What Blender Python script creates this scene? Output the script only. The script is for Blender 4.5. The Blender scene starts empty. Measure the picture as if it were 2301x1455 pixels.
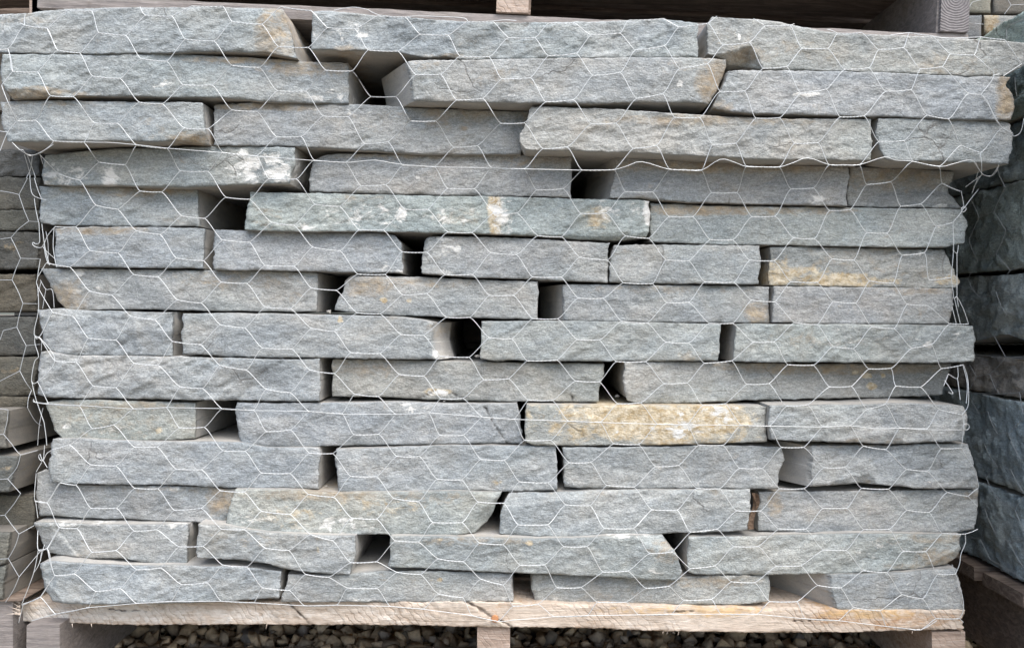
import bpy, bmesh, math, random
import numpy as np
from mathutils import Vector, Matrix, Euler, noise as mn
random.seed(7); RNG = np.random.default_rng(11)
SC = bpy.context.scene
COL = SC.collection

# ------------------------------------------------------------------ camera, world, sun, exposure
K = 0.566e-3            # metres per photo pixel on the plane y = 0
D0 = 1.128              # camera distance from that plane
CX, HY = 1150.5, 700.0  # photo pixel the camera looks straight at
CAMZ = 890 * K
cam_d = bpy.data.cameras.new("camera"); cam = bpy.data.objects.new("camera", cam_d); COL.objects.link(cam)
cam.location = (0, -D0, CAMZ); cam.rotation_euler = (math.radians(90), 0, 0)
cam_d.sensor_width = 36.0
cam_d.lens = 36.0 * (D0 / K) / 2301.0
cam_d.shift_y = -(727.5 - HY) / 2301.0
cam_d.clip_start = 0.02; cam_d.clip_end = 600
SC.camera = cam

SUN_EL, SUN_AZ = 56.0, 150.0
world = bpy.data.worlds.new("World"); SC.world = world; world.use_nodes = True
wn = world.node_tree.nodes; wl = world.node_tree.links
sky = wn.new("ShaderNodeTexSky"); sky.sky_type = 'NISHITA'; sky.sun_disc = False
sky.sun_elevation = math.radians(SUN_EL); sky.sun_rotation = math.radians(SUN_AZ)
sky.air_density = 1.0; sky.dust_density = 2.5; sky.ozone_density = 1.0
wl.new(sky.outputs[0], wn["Background"].inputs[0]); wn["Background"].inputs[1].default_value = 0.095
sun_d = bpy.data.lights.new("sun", 'SUN'); sun = bpy.data.objects.new("sun", sun_d); COL.objects.link(sun)
sun_d.energy = 1.5; sun_d.angle = math.radians(60); sun_d.color = (1.0, 0.97, 0.93)
a, e = math.radians(SUN_AZ), math.radians(SUN_EL)
sd = Vector((math.sin(a) * math.cos(e), math.cos(a) * math.cos(e), math.sin(e)))
sun.rotation_euler = sd.to_track_quat('Z', 'Y').to_euler()
SC.view_settings.view_transform = 'Standard'; SC.view_settings.look = 'None'
SC.view_settings.gamma = 1; SC.view_settings.exposure = 1.66
SC.cycles.max_bounces = 8; SC.cycles.diffuse_bounces = 5; SC.cycles.use_denoising = True

def W(px, py, y):
    """world point at depth y for a measurement taken on the photo"""
    s = K * (D0 + y) / D0
    return ((px - CX) * s, y, CAMZ + (HY - py) * s)

# ------------------------------------------------------------------ helpers
def tag(o, label=None, cat=None, group=None, kind=None):
    if label: o["label"] = label
    if cat: o["category"] = cat
    if group: o["group"] = group
    if kind: o["kind"] = kind
    return o
def empty(name, loc, label=None, cat=None, group=None):
    o = bpy.data.objects.new(name, None); COL.objects.link(o); o.location = loc; o.empty_display_size = 0.05
    return tag(o, label, cat, group)
def mesh_obj(name, verts, faces, mat, parent=None, origin=None, smooth=None, attrs=None):
    v = np.asarray(verts, dtype=float)
    if origin is None:
        origin = np.array([v[:, 0].mean(), v[:, 1].min(), v[:, 2].min()]) if parent is None else np.zeros(3)
    v = v - origin
    me = bpy.data.meshes.new(name)
    if isinstance(faces, np.ndarray):
        n = len(faces); k = faces.shape[1]
        me.vertices.add(len(v)); me.vertices.foreach_set("co", v.astype(np.float32).ravel())
        me.loops.add(n * k); me.loops.foreach_set("vertex_index", faces.astype(np.int32).ravel())
        me.polygons.add(n); me.polygons.foreach_set("loop_start", np.arange(0, n * k, k, dtype=np.int32))
        me.update(calc_edges=True); me.validate()
    else:
        me.from_pydata([tuple(p) for p in v], [], faces); me.update()
    if smooth is True: me.polygons.foreach_set("use_smooth", [True] * len(me.polygons))
    elif smooth is not None: me.polygons.foreach_set("use_smooth", list(smooth))
    if attrs:
        for kx, arr in attrs.items():
            at = me.attributes.new(kx, 'FLOAT', 'POINT'); at.data.foreach_set("value", np.asarray(arr, dtype=np.float32))
    me.materials.append(mat)
    o = bpy.data.objects.new(name, me); COL.objects.link(o)
    if parent: o.parent = parent
    o.location = origin
    return o

# ------------------------------------------------------------------ materials
def newmat(name):
    m = bpy.data.materials.new(name); m.use_nodes = True
    nt = m.node_tree; N = nt.nodes; L = nt.links
    b = N["Principled BSDF"]
    return m, nt, N, L, b
def nnoise(N, L, vec, scale, detail=4, rough=0.6, dist=0.0):
    n = N.new("ShaderNodeTexNoise"); n.inputs["Scale"].default_value = scale
    n.inputs["Detail"].default_value = detail; n.inputs["Roughness"].default_value = rough
    n.inputs["Distortion"].default_value = dist; L.new(vec, n.inputs["Vector"]); return n.outputs["Fac"]
def ramp(N, L, fac, stops):
    r = N.new("ShaderNodeValToRGB"); L.new(fac, r.inputs[0]); cr = r.color_ramp
    while len(cr.elements) < len(stops): cr.elements.new(0.5)
    for el, (p, c) in zip(cr.elements, stops):
        el.position = p; el.color = (c[0], c[1], c[2], 1) if not isinstance(c, (int, float)) else (c, c, c, 1)
    return r.outputs[0]
def mix(N, L, fac, a, b, mode='MIX'):
    m = N.new("ShaderNodeMix"); m.data_type = 'RGBA'; m.blend_type = mode
    for s, v in ((0, fac), (6, a), (7, b)):
        if isinstance(v, (int, float)): m.inputs[s].default_value = v
        elif isinstance(v, tuple): m.inputs[s].default_value = (*v, 1)
        else: L.new(v, m.inputs[s])
    return m.outputs[2]
def math_(N, L, op, a, b=None, clamp=False):
    m = N.new("ShaderNodeMath"); m.operation = op; m.use_clamp = clamp
    for i, v in enumerate((a, b)):
        if v is None: continue
        if isinstance(v, (int, float)): m.inputs[i].default_value = v
        else: L.new(v, m.inputs[i])
    return m.outputs[0]
def mapping(N, L, vec, scale=(1, 1, 1), rot=(0, 0, 0)):
    m = N.new("ShaderNodeMapping"); L.new(vec, m.inputs[0]); m.inputs["Scale"].default_value = scale
    m.inputs["Rotation"].default_value = rot; return m.outputs[0]
def obj_coords(N, L):
    tc = N.new("ShaderNodeTexCoord"); oi = N.new("ShaderNodeObjectInfo")
    cb = N.new("ShaderNodeCombineXYZ")
    r = math_(N, L, 'MULTIPLY', oi.outputs["Random"], 37.0); r2 = math_(N, L, 'MULTIPLY', oi.outputs["Random"], 91.0)
    L.new(r, cb.inputs[0]); L.new(r2, cb.inputs[1]); L.new(r, cb.inputs[2])
    va = N.new("ShaderNodeVectorMath"); va.operation = 'ADD'
    L.new(tc.outputs["Object"], va.inputs[0]); L.new(cb.outputs[0], va.inputs[1])
    return va.outputs[0], oi
def attr(N, name, typ='GEOMETRY'):
    a_ = N.new("ShaderNodeAttribute"); a_.attribute_name = name; a_.attribute_type = typ; return a_

def stone_material(name, dark=1.0, base=None):
    m, nt, N, L, b = newmat(name)
    co, oi = obj_coords(N, L)
    tint = attr(N, "tint", 'OBJECT').outputs["Color"]
    cleft = attr(N, "cleft").outputs["Fac"]
    # broad mineral drift, streaked along the bedding
    big = nnoise(N, L, mapping(N, L, co, (1, 1, 2.2), (0, 0.25, 0)), 9, 5, 0.6, 0.6)
    c = ramp(N, L, big, [(0.25, (0.222, 0.243, 0.250)), (0.42, (0.275, 0.294, 0.296)), (0.55, (0.325, 0.336, 0.326)), (0.72, (0.375, 0.370, 0.345))])
    green = nnoise(N, L, mapping(N, L, co, (1, 1, 1.6), (0, -0.3, 0)), 5, 3, 0.5, 0.3)
    c = mix(N, L, math_(N, L, 'MULTIPLY', ramp(N, L, green, [(0.5, 0.0), (0.72, 1.0)]), 0.4), c, (0.275, 0.31, 0.30))
    # bedding streaks
    st = nnoise(N, L, mapping(N, L, co, (1, 1, 5.5), (0, 0.35, 0)), 65, 5, 0.65, 0.8)
    c = mix(N, L, 1.0, c, ramp(N, L, st, [(0.25, 0.78), (0.5, 1.0), (0.75, 1.2)]), 'MULTIPLY')
    st2 = nnoise(N, L, mapping(N, L, co, (1, 1, 2.4), (0, -0.5, 0)), 170, 3, 0.7, 0.4)
    c = mix(N, L, 1.0, c, ramp(N, L, st2, [(0.3, 0.80), (0.5, 1.0), (0.7, 1.22)]), 'MULTIPLY')
    gr = nnoise(N, L, mapping(N, L, co, (1, 1, 1.5), (0, 0.5, 0)), 430, 4, 0.85)
    c = mix(N, L, 1.0, c, ramp(N, L, gr, [(0.34, 0.66), (0.5, 1.0), (0.66, 1.34)]), 'MULTIPLY')
    # iron tinge wandering over faces
    rust = nnoise(N, L, co, 16, 5, 0.62, 0.5)
    c = mix(N, L, math_(N, L, 'MULTIPLY', ramp(N, L, rust, [(0.52, 0.0), (0.72, 1.0)]), 0.22), c, (0.33, 0.28, 0.205))
    c = mix(N, L, 1.0, c, tint, 'MULTIPLY')
    # sawn / side faces are smoother and a shade browner
    side = mix(N, L, ramp(N, L, nnoise(N, L, mapping(N, L, co, (1, 1, 3)), 30, 4, 0.6), [(0.3, 0.0), (0.7, 1.0)]), (0.31, 0.31, 0.30), (0.44, 0.42, 0.38))
    side = mix(N, L, 1.0, side, ramp(N, L, gr, [(0.3, 0.85), (0.7, 1.15)]), 'MULTIPLY')
    c = mix(N, L, cleft, side, c)
    # stains of each stone; brown also paints the warm shade under overhangs
    patch = nnoise(N, L, mapping(N, L, co, (1, 1, 1.5)), 55, 6, 0.72, 0.6)
    def stain(col_in, nm, colr, w, lo, hi):
        a_ = attr(N, nm).outputs["Fac"]
        s = math_(N, L, 'ADD', a_, math_(N, L, 'MULTIPLY', math_(N, L, 'SUBTRACT', patch, 0.5), w))
        mk = ramp(N, L, s, [(lo, 0.0), (hi, 1.0)])
        mk = math_(N, L, 'MULTIPLY', mk, ramp(N, L, a_, [(0.02, 0.0), (0.15, 1.0)]))
        return mix(N, L, mk, col_in, colr)
    bcol = mix(N, L, ramp(N, L, nnoise(N, L, co, 60, 4, 0.7), [(0.35, 0.0), (0.65, 1.0)]), (0.23, 0.185, 0.13), (0.42, 0.34, 0.235))
    c = stain(c, "stain_shade_brown", bcol, 2.0, 0.30, 1.0)
    ycol = mix(N, L, ramp(N, L, nnoise(N, L, co, 110, 5, 0.75), [(0.38, 0.0), (0.62, 1.0)]), (0.38, 0.29, 0.165), (0.60, 0.54, 0.42))
    c = stain(c, "stain_ochre", ycol, 2.4, 0.42, 0.85)
    c = stain(c, "stain_white", (0.66, 0.655, 0.62), 3.2, 0.48, 0.80)
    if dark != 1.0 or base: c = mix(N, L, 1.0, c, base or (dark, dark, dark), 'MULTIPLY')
    # hairline cracks
    dco = N.new("ShaderNodeMix"); dco.data_type = 'VECTOR'
    nz = N.new("ShaderNodeTexNoise"); nz.inputs["Scale"].default_value = 14; nz.inputs["Detail"].default_value = 5; L.new(co, nz.inputs["Vector"])
    va = N.new("ShaderNodeVectorMath"); va.operation = 'MULTIPLY_ADD'; va.inputs[1].default_value = (.07, .07, .07); L.new(nz.outputs["Color"], va.inputs[0]); L.new(co, va.inputs[2])
    ve = N.new("ShaderNodeTexVoronoi"); ve.feature = 'DISTANCE_TO_EDGE'; ve.inputs["Scale"].default_value = 7; L.new(mapping(N, L, va.outputs[0], (1, 1, 1.6), (0, .5, 0)), ve.inputs["Vector"])
    ck = math_(N, L, 'MULTIPLY', ramp(N, L, ve.outputs["Distance"], [(0.002, 1.0), (0.009, 0.0)]), ramp(N, L, nnoise(N, L, co, 8, 3), [(0.57, 0.0), (0.66, 0.6)]))
    ck = math_(N, L, 'MULTIPLY', ck, cleft)
    c = mix(N, L, ck, c, (0.10, 0.09, 0.08))
    kk = attr(N, "crack").outputs["Fac"]
    c = mix(N, L, kk, c, (0.04, 0.035, 0.03))
    # scattered pale flecks and dark pits
    v = N.new("ShaderNodeTexVoronoi"); v.inputs["Scale"].default_value = 130; L.new(co, v.inputs["Vector"])
    fk = ramp(N, L, v.outputs["Distance"], [(0.05, 1.0), (0.12, 0.0)])
    fk = math_(N, L, 'MULTIPLY', fk, ramp(N, L, nnoise(N, L, co, 12, 2), [(0.56, 0.0), (0.66, 0.6)]))
    c = mix(N, L, fk, c, (0.55, 0.54, 0.50))
    L.new(c, b.inputs["Base Color"]); b.inputs["Roughness"].default_value = 0.82
    b.inputs["Specular IOR Level"].default_value = 0.35
    # relief
    h1 = nnoise(N, L, mapping(N, L, co, (1, 1, 1.9), (0, 0.6, 0)), 85, 6, 0.68, 0.5)
    h2 = nnoise(N, L, mapping(N, L, co, (1, 1, 1.5), (0, -0.3, 0)), 330, 4, 0.7, 0.3)
    h = math_(N, L, 'ADD', math_(N, L, 'MULTIPLY', h1, 1.0), math_(N, L, 'MULTIPLY', h2, 0.42))
    h = math_(N, L, 'MULTIPLY', h, math_(N, L, 'ADD', math_(N, L, 'MULTIPLY', cleft, 0.8), 0.2))
    h = math_(N, L, 'SUBTRACT', h, math_(N, L, 'MULTIPLY', ck, 0.4))
    bp = N.new("ShaderNodeBump"); bp.inputs["Distance"].default_value = 0.0034; bp.inputs["Strength"].default_value = 0.9
    L.new(h, bp.inputs["Height"]); L.new(bp.outputs[0], b.inputs["Normal"])
    return m
M_STONE = stone_material("split_stone")
M_STONE_D = stone_material("lightened_slate", base=(1.3, 1.3, 1.27))  # same stone, base lightened to offset the shade between the stacks
M_STONE_L = stone_material("shaded_brown_stone", base=(0.54, 0.515, 0.48))  # browner stone, with the left stack's shade put into the base colour

def wood_material(name, c0, c1, c2, stain=None, saw=0.0):
    m, nt, N, L, b = newmat(name)
    co, oi = obj_coords(N, L)
    g = nnoise(N, L, mapping(N, L, co, (1, 6, 14)), 12, 6, 0.62, 1.2)
    c = ramp(N, L, g, [(0.3, c0), (0.5, c1), (0.72, c2)])
    f = nnoise(N, L, mapping(N, L, co, (1, 8, 22)), 90, 3, 0.6, 0.4)
    c = mix(N, L, 1.0, c, ramp(N, L, f, [(0.3, 0.75), (0.7, 1.2)]), 'MULTIPLY')
    h = math_(N, L, 'ADD', math_(N, L, 'MULTIPLY', g, 1.0), math_(N, L, 'MULTIPLY', f, 0.6))
    if saw:
        w = N.new("ShaderNodeTexWave"); w.wave_type = 'BANDS'; w.bands_direction = 'X'; w.inputs["Scale"].default_value = 42
        w.inputs["Distortion"].default_value = 6; w.inputs["Detail"].default_value = 3; w.inputs["Detail Scale"].default_value = 2
        L.new(mapping(N, L, co, (1, 1, 1), (0, math.radians(38), 0)), w.inputs["Vector"])
        msk = ramp(N, L, nnoise(N, L, co, 9, 3), [(0.42, 0.0), (0.6, 1.0)])
        wf = math_(N, L, 'MULTIPLY', ramp(N, L, w.outputs["Fac"], [(0.0, 1.0), (0.35, 0.0)]), msk)
        c = mix(N, L, math_(N, L, 'MULTIPLY', wf, saw), c, (0.30, 0.20, 0.13))
        h = math_(N, L, 'SUBTRACT', h, math_(N, L, 'MULTIPLY', wf, 0.5))
    if stain:
        for nm, col_ in (("stain_shade_brown", (0.36, 0.20, 0.09)), ("stain_white", (0.74, 0.70, 0.64)), ("stain_ochre", (0.56, 0.38, 0.19))):
            a_ = attr(N, nm).outputs["Fac"]
            pn = nnoise(N, L, mapping(N, L, co, (1, 1, 2)), 60, 6, 0.7, 0.8)
            s = math_(N, L, 'ADD', a_, math_(N, L, 'MULTIPLY', math_(N, L, 'SUBTRACT', pn, 0.5), 2.2))
            mk = math_(N, L, 'MULTIPLY', ramp(N, L, s, [(0.35, 0.0), (0.9, 1.0)]), ramp(N, L, a_, [(0.02, 0.0), (0.2, 0.85)]))
            c = mix(N, L, mk, c, col_)
    if stain: c = mix(N, L, attr(N, "crack").outputs["Fac"], c, (0.03, 0.02, 0.015))
    c = mix(N, L, math_(N, L, 'MULTIPLY', ramp(N, L, nnoise(N, L, co, 25, 5, 0.7), [(0.55, 0.0), (0.7, 1.0)]), 0.35), c, (0.16, 0.13, 0.10))
    L.new(c, b.inputs["Base Color"]); b.inputs["Roughness"].default_value = 0.85; b.inputs["Specular IOR Level"].default_value = 0.25
    bp = N.new("ShaderNodeBump"); bp.inputs["Distance"].default_value = 0.002; bp.inputs["Strength"].default_value = 0.8
    L.new(h, bp.inputs["Height"]); L.new(bp.outputs[0], b.inputs["Normal"])
    return m
M_WOOD_NEW = wood_material("pale_sawn_wood", (0.42, 0.34, 0.27), (0.58, 0.49, 0.40), (0.70, 0.62, 0.53), True, 0.5)
M_WOOD_BLOCK = wood_material("stained_wood", (0.26, 0.20, 0.16), (0.40, 0.31, 0.25), (0.52, 0.44, 0.38), None, 0.3)
M_WOOD_GREY = wood_material("weathered_grey_wood", (0.17, 0.155, 0.15), (0.25, 0.225, 0.21), (0.34, 0.31, 0.29), None, 0.0)
M_WOOD_BROWN = wood_material("brown_wood", (0.10, 0.075, 0.06), (0.19, 0.145, 0.115), (0.33, 0.265, 0.215), None, 0.0)

def end_grain():
    m, nt, N, L, b = newmat("end_grain_wood")
    tc = N.new("ShaderNodeTexCoord")
    w = N.new("ShaderNodeTexWave"); w.wave_type = 'RINGS'; w.rings_direction = 'Y'; w.inputs["Scale"].default_value = 95
    w.inputs["Distortion"].default_value = 2.8; w.inputs["Detail"].default_value = 2; w.inputs["Detail Scale"].default_value = 1.2
    L.new(tc.outputs["Object"], w.inputs["Vector"])
    c = ramp(N, L, w.outputs["Fac"], [(0.0, (0.13, 0.12, 0.12)), (0.5, (0.175, 0.16, 0.16)), (1.0, (0.21, 0.195, 0.19))])
    n = nnoise(N, L, tc.outputs["Object"], 150, 4, 0.7)
    c = mix(N, L, 1.0, c, ramp(N, L, n, [(0.3, 0.8), (0.7, 1.15)]), 'MULTIPLY')
    L.new(c, b.inputs["Base Color"]); b.inputs["Roughness"].default_value = 0.9
    bp = N.new("ShaderNodeBump"); bp.inputs["Distance"].default_value = 0.001; bp.inputs["Strength"].default_value = 0.6
    L.new(w.outputs["Fac"], bp.inputs["Height"]); L.new(bp.outputs[0], b.inputs["Normal"])
    return m
M_ENDGRAIN = end_grain()

def simple(name, col_, rough=0.6, metal=0.0):
    m, nt, N, L, b = newmat(name)
    co, oi = obj_coords(N, L)
    n = nnoise(N, L, co, 160, 3, 0.6)
    c = mix(N, L, n, tuple(x * 0.8 for x in col_), tuple(min(1, x * 1.12) for x in col_))
    L.new(c, b.inputs["Base Color"]); b.inputs["Roughness"].default_value = rough; b.inputs["Metallic"].default_value = metal
    return m
M_WIRE = simple("galvanised_wire", (0.62, 0.64, 0.64), 0.38, 0.35)
M_WIRE_D = simple("dull_galvanised_wire", (0.42, 0.44, 0.45), 0.5, 0.3)
M_NAIL = simple("rusty_nail", (0.50, 0.24, 0.11), 0.7, 0.2)
M_LEAF = simple("dry_leaf_brown", (0.22, 0.15, 0.10), 0.8)

def gravel_material(name):
    m, nt, N, L, b = newmat(name)
    tc = N.new("ShaderNodeTexCoord")
    isl = N.new("ShaderNodeNewGeometry").outputs["Random Per Island"]
    c = ramp(N, L, isl, [(0.0, (0.17, 0.15, 0.12)), (0.3, (0.28, 0.215, 0.14)), (0.6, (0.38, 0.29, 0.18)), (0.85, (0.46, 0.36, 0.24)), (1.0, (0.25, 0.23, 0.20))])
    n = nnoise(N, L, tc.outputs["Object"], 160, 5, 0.7)
    c = mix(N, L, 1.0, c, ramp(N, L, n, [(0.3, 0.95), (0.7, 1.65)]), 'MULTIPLY')
    L.new(c, b.inputs["Base Color"]); b.inputs["Roughness"].default_value = 0.85
    bp = N.new("ShaderNodeBump"); bp.inputs["Distance"].default_value = 0.002; bp.inputs["Strength"].default_value = 0.7
    L.new(n, bp.inputs["Height"]); L.new(bp.outputs[0], b.inputs["Normal"])
    return m
M_GRAVEL = gravel_material("crushed_gravel")
def ground_material():
    m, nt, N, L, b = newmat("ground_gravel")
    tc = N.new("ShaderNodeTexCoord")
    v = N.new("ShaderNodeTexVoronoi"); v.inputs["Scale"].default_value = 34; L.new(tc.outputs["Object"], v.inputs["Vector"])
    sx = N.new("ShaderNodeSeparateColor"); L.new(v.outputs["Color"], sx.inputs[0])
    c = ramp(N, L, sx.outputs[0], [(0.0, (0.14, 0.12, 0.095)), (0.4, (0.22, 0.18, 0.13)), (0.8, (0.30, 0.25, 0.18)), (1.0, (0.20, 0.185, 0.165))])
    c = mix(N, L, 1.0, c, ramp(N, L, v.outputs["Distance"], [(0.25, 1.0), (0.6, 0.45)]), 'MULTIPLY')
    L.new(c, b.inputs["Base Color"]); b.inputs["Roughness"].default_value = 0.9
    bp = N.new("ShaderNodeBump"); bp.inputs["Distance"].default_value = 0.01; bp.invert = True
    L.new(v.outputs["Distance"], bp.inputs["Height"]); L.new(bp.outputs[0], b.inputs["Normal"])
    return m
M_GROUND = ground_material()

# ------------------------------------------------------------------ the split-stone builder
def P(s):
    return [tuple(float(q) for q in t.split(",")) for t in s.split()]
def resample(pts, n):
    p = np.array(pts, float); d = np.r_[0, np.cumsum(np.hypot(*np.diff(p, axis=0).T))]
    t = np.linspace(0, d[-1], n); return np.stack([np.interp(t, d, p[:, 0]), np.interp(t, d, p[:, 1])], 1)
def fbm(x, y, z, oct_=3):
    s = 0; a_ = 1.0
    for _ in range(oct_):
        s += a_ * mn.noise((x, y, z)); a_ *= 0.5; x *= 2.1; y *= 2.1; z *= 2.1
    return s
FRONTS = []     # (bbox in photo px, depth function) of every stone on the main pallet, for draping the netting
STEP = 0.0023
def slab(name, label, p, T, B, L="", R="", cut=(), st=(), ck=(), tint=(1, 1, 1), lo=None, ro=None, D=0.40, amp=1.0, step=STEP,
         mat=None, parent=None, cat="stone slab", group=None, plane=None, record=False, edge=1.0, seed=None, rot=0.0):
    """A slab with a split front face. T and B run left to right, L and R top to bottom (measured on the photo, at depth -p mm)."""
    T = P(T); B = P(B); Lp = [T[0]] + P(L) + [B[0]]; Rp = [T[-1]] + P(R) + [B[-1]]
    if not isinstance(p, (tuple, list)): p = (p, p)
    x0, x1 = T[0][0], T[-1][0]
    xl = min(q[0] for q in T + B + Lp + Rp); xr = max(q[0] for q in T + B + Lp + Rp)
    yt = min(q[1] for q in T + B); yb = max(q[1] for q in T + B)
    def pdep(px): return -(p[0] + (p[1] - p[0]) * min(1, max(0, (px - xl) / (xr - xl)))) * 1e-3
    if record: FRONTS.append((xl, xr, yt, yb, p))
    n = max(6, int((xr - xl) * K / step)); m = max(5, int((yb - yt) * K / step))
    t_, b_, l_, r_ = resample(T, n + 1), resample(B, n + 1), resample(Lp, m + 1), resample(Rp, m + 1)
    u = np.linspace(0, 1, n + 1)[None, :, None]; v = np.linspace(0, 1, m + 1)[:, None, None]
    G = (1 - v) * t_[None] + v * b_[None] + (1 - u) * l_[:, None] + u * r_[:, None] \
        - ((1 - u) * (1 - v) * t_[0] + u * (1 - v) * t_[-1] + (1 - u) * v * b_[0] + u * v * b_[-1])
    sd_ = (hash(label) % 997) * 0.37 if seed is None else seed
    sd_ = (sum(ord(ch) * (i + 1) for i, ch in enumerate(label or name)) % 997) * 0.37 + (seed or 0)
    V = []; sb = []; sw = []; so = []; sk = []
    rs = random.Random(sd_); amp = amp * rs.uniform(.7, 1.25); ledge = rs.choice((.0003, .0008, .0014, .0020))
    for j in range(m + 1):
        for i in range(n + 1):
            px, py = G[j, i]
            xm, zm = px * K, py * K
            ed = min(j, m - j) * step; es = min(i, n - i) * step
            de = min(ed, es)
            # wander of the outline
            w1 = 0.0010 * edge * mn.noise((xm * 70 + sd_, zm * 70, sd_)) + 0.0007 * edge * mn.noise((xm * 260 + sd_, zm * 260, 3 + sd_))
            w2 = 0.0008 * edge * mn.noise((xm * 55 + sd_, zm * 70, 9 + sd_)) + 0.0007 * edge * mn.noise((xm * 240 + sd_, zm * 240, 7 + sd_))
            if es < 0.003: w1 *= 2.2
            # relief of the cleft face (inwards)
            r_ca = math.cos(0.45); r_sa = math.sin(0.45)
            xa, za = xm * r_ca - zm * r_sa, xm * r_sa + zm * r_ca
            tr = fbm(xa * 9 + sd_, za * 26, sd_ + 8, 4)          # thin layers broken off along the bedding
            d = 0.0036 * (0.35 + fbm(xm * 13 + sd_, zm * 18, sd_, 3)) \
                + 0.0023 * abs(fbm(xa * 34 + sd_, za * 75, sd_ + 5, 3)) + 0.0006 * fbm(xm * 170, zm * 230 + sd_, sd_, 2) \
                + ledge * (1 / (1 + math.exp(-min(40, max(-40, (tr - .12) * 60)))) + .7 / (1 + math.exp(-min(40, max(-40, (tr + .30) * 60)))))
            d = max(d, -0.0015) * amp
            d += 0.0022 * edge * math.exp(-de / 0.0020) * max(0, -0.1 + 2.0 * abs(mn.noise((xm * 32 + sd_, zm * 32, 1.5))))
            for ct in cut:      # broken-off facets: the face falls back beyond a line (or beyond two lines at once)
                dd = 1.0
                for ci in range(0, len(ct), 7):
                    ax, ay, bx, by, qx, qy, sl = ct[ci:ci + 7]
                    nx, ny = -(by - ay), (bx - ax); ln = math.hypot(nx, ny); nx /= ln; ny /= ln
                    if (qx - ax) * nx + (qy - ay) * ny < 0: nx, ny = -nx, -ny
                    q = ((px - ax) * nx + (py - ay) * ny) * K + 0.0022 * mn.noise((xm * 60 + sd_, zm * 60, 4.4))
                    dd = min(dd, q * sl)
                if dd > 0: d = max(d, 0) * 0.7 + min(dd, 0.07) + 0.0012 * mn.noise((xm * 120, zm * 120, sd_))
            kv = 0.0
            for (ax, ay, bx, by, wd) in ck:
                tt = max(0, min(1, ((px - ax) * (bx - ax) + (py - ay) * (by - ay)) / ((bx - ax) ** 2 + (by - ay) ** 2)))
                ds = math.hypot(px - ax - tt * (bx - ax), py - ay - tt * (by - ay)) + 3 * mn.noise((px * .08, py * .08, sd_))
                kv = max(kv, min(1, max(0, 1.3 - abs(ds) / wd)) * (1 - tt * .4))
            d += .0025 * kv; sk.append(kv)
            y = pdep(px) + d
            if plane is None:
                s = K * (D0 + y) / D0
                V.append(((px - CX) * s + w1, y, CAMZ + (HY - py) * s + w2 - (0.0003 if j == 0 else 0)))
            else:
                V.append(plane(px, py, d, w1, w2))
            tb = tw = to = 0.0
            for (kx, sx, sy, rx, ry, ss) in st:
                q = ((px - sx) / rx) ** 2 + ((py - sy) / ry) ** 2
                if q < 1.6:
                    f = ss * max(0, 1 - q / 1.6) ** 0.6
                    if kx == 'b': tb = max(tb, f * .85)
                    elif kx == 'w': tw = max(tw, f)
                    else: to = max(to, f)
            sb.append(tb); sw.append(tw); so.append(to)
    idx = lambda j, i: j * (n + 1) + i
    F = [(idx(j, i), idx(j + 1, i), idx(j + 1, i + 1), idx(j, i + 1)) for j in range(m) for i in range(n)]
    nf = len(F)
    # boundary loop: top l->r, right, bottom r->l, left
    loop = [idx(0, i) for i in range(n + 1)] + [idx(j, n) for j in range(1, m + 1)] + [idx(m, i) for i in range(n - 1, -1, -1)] + [idx(j, 0) for j in range(m - 1, 0, -1)]
    uu = []
    for q in loop: uu.append((q % (n + 1)) / n)
    rings = []
    # behind the rough rim the sides are sawn: take the small wander of the outline out of the rings behind it
    sx_ = np.array([V[q][0] for q in loop]); sz_ = np.array([V[q][2] for q in loop])
    cidx = {0, n, n + m, 2 * n + m}
    for _ in range(14):
        ax_ = (np.roll(sx_, 1) + 2 * sx_ + np.roll(sx_, -1)) / 4; az_ = (np.roll(sz_, 1) + 2 * sz_ + np.roll(sz_, -1)) / 4
        keep = np.array([i in cidx for i in range(len(loop))])
        sx_ = np.where(keep, sx_, ax_); sz_ = np.where(keep, sz_, az_)
    deps = [0.010]
    if lo: deps.append(lo[1])
    if ro: deps.append(ro[1])
    deps.append(D)
    deps = sorted(set(deps))
    for dp in deps:
        ring = []
        for li, (q, uq) in enumerate(zip(loop, uu)):
            X = V[q]
            if dp > .006: X = (sx_[li], X[1], sz_[li])
            sh = 0.0
            if lo: sh += (1 - uq) * lo[0] * K * min(1, dp / lo[1])
            if ro: sh += uq * ro[0] * K * min(1, dp / ro[1])
            jj = q // (n + 1)
            zz = 0.0016 * mn.noise((X[0] * 9, dp * 9, sd_ + (5 if jj > m / 2 else 0)))
            if plane is None:
                yb_ = max(X[1] + 0.004, pdep(G[q // (n + 1), q % (n + 1)][0]) + dp)
                ring.append(len(V)); V.append((X[0] + sh + zz, yb_, X[2] + zz * (0.4 if dp > .02 else 0)))
            else:
                ring.append(len(V)); V.append(plane(G[q // (n + 1), q % (n + 1)][0], G[q // (n + 1), q % (n + 1)][1], dp, 0, 0))
        rings.append(ring)
    prev = loop
    for ring in rings:
        k = len(ring)
        F += [(prev[i], prev[(i + 1) % k], ring[(i + 1) % k], ring[i]) for i in range(k)]
        prev = ring
    F.append(tuple(prev))
    nv0 = (n + 1) * (m + 1)
    cl = np.zeros(len(V)); cl[:nv0] = 1.0
    z0 = len(V) - nv0
    # stains run a little way round the edge
    exb = [sb[q] for q in loop]; exw = [sw[q] for q in loop]; exo = [so[q] for q in loop]
    for _ in rings: sb += exb; sw += exw; so += exo; sk += [0.0] * len(loop)
    smooth = [True] * nf + [False] * (len(F) - nf)
    o = mesh_obj(name, V, F, mat or M_STONE, parent, None, smooth,
                 {"cleft": cl, "stain_shade_brown": sb, "stain_white": sw, "stain_ochre": so, "crack": sk})
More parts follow.
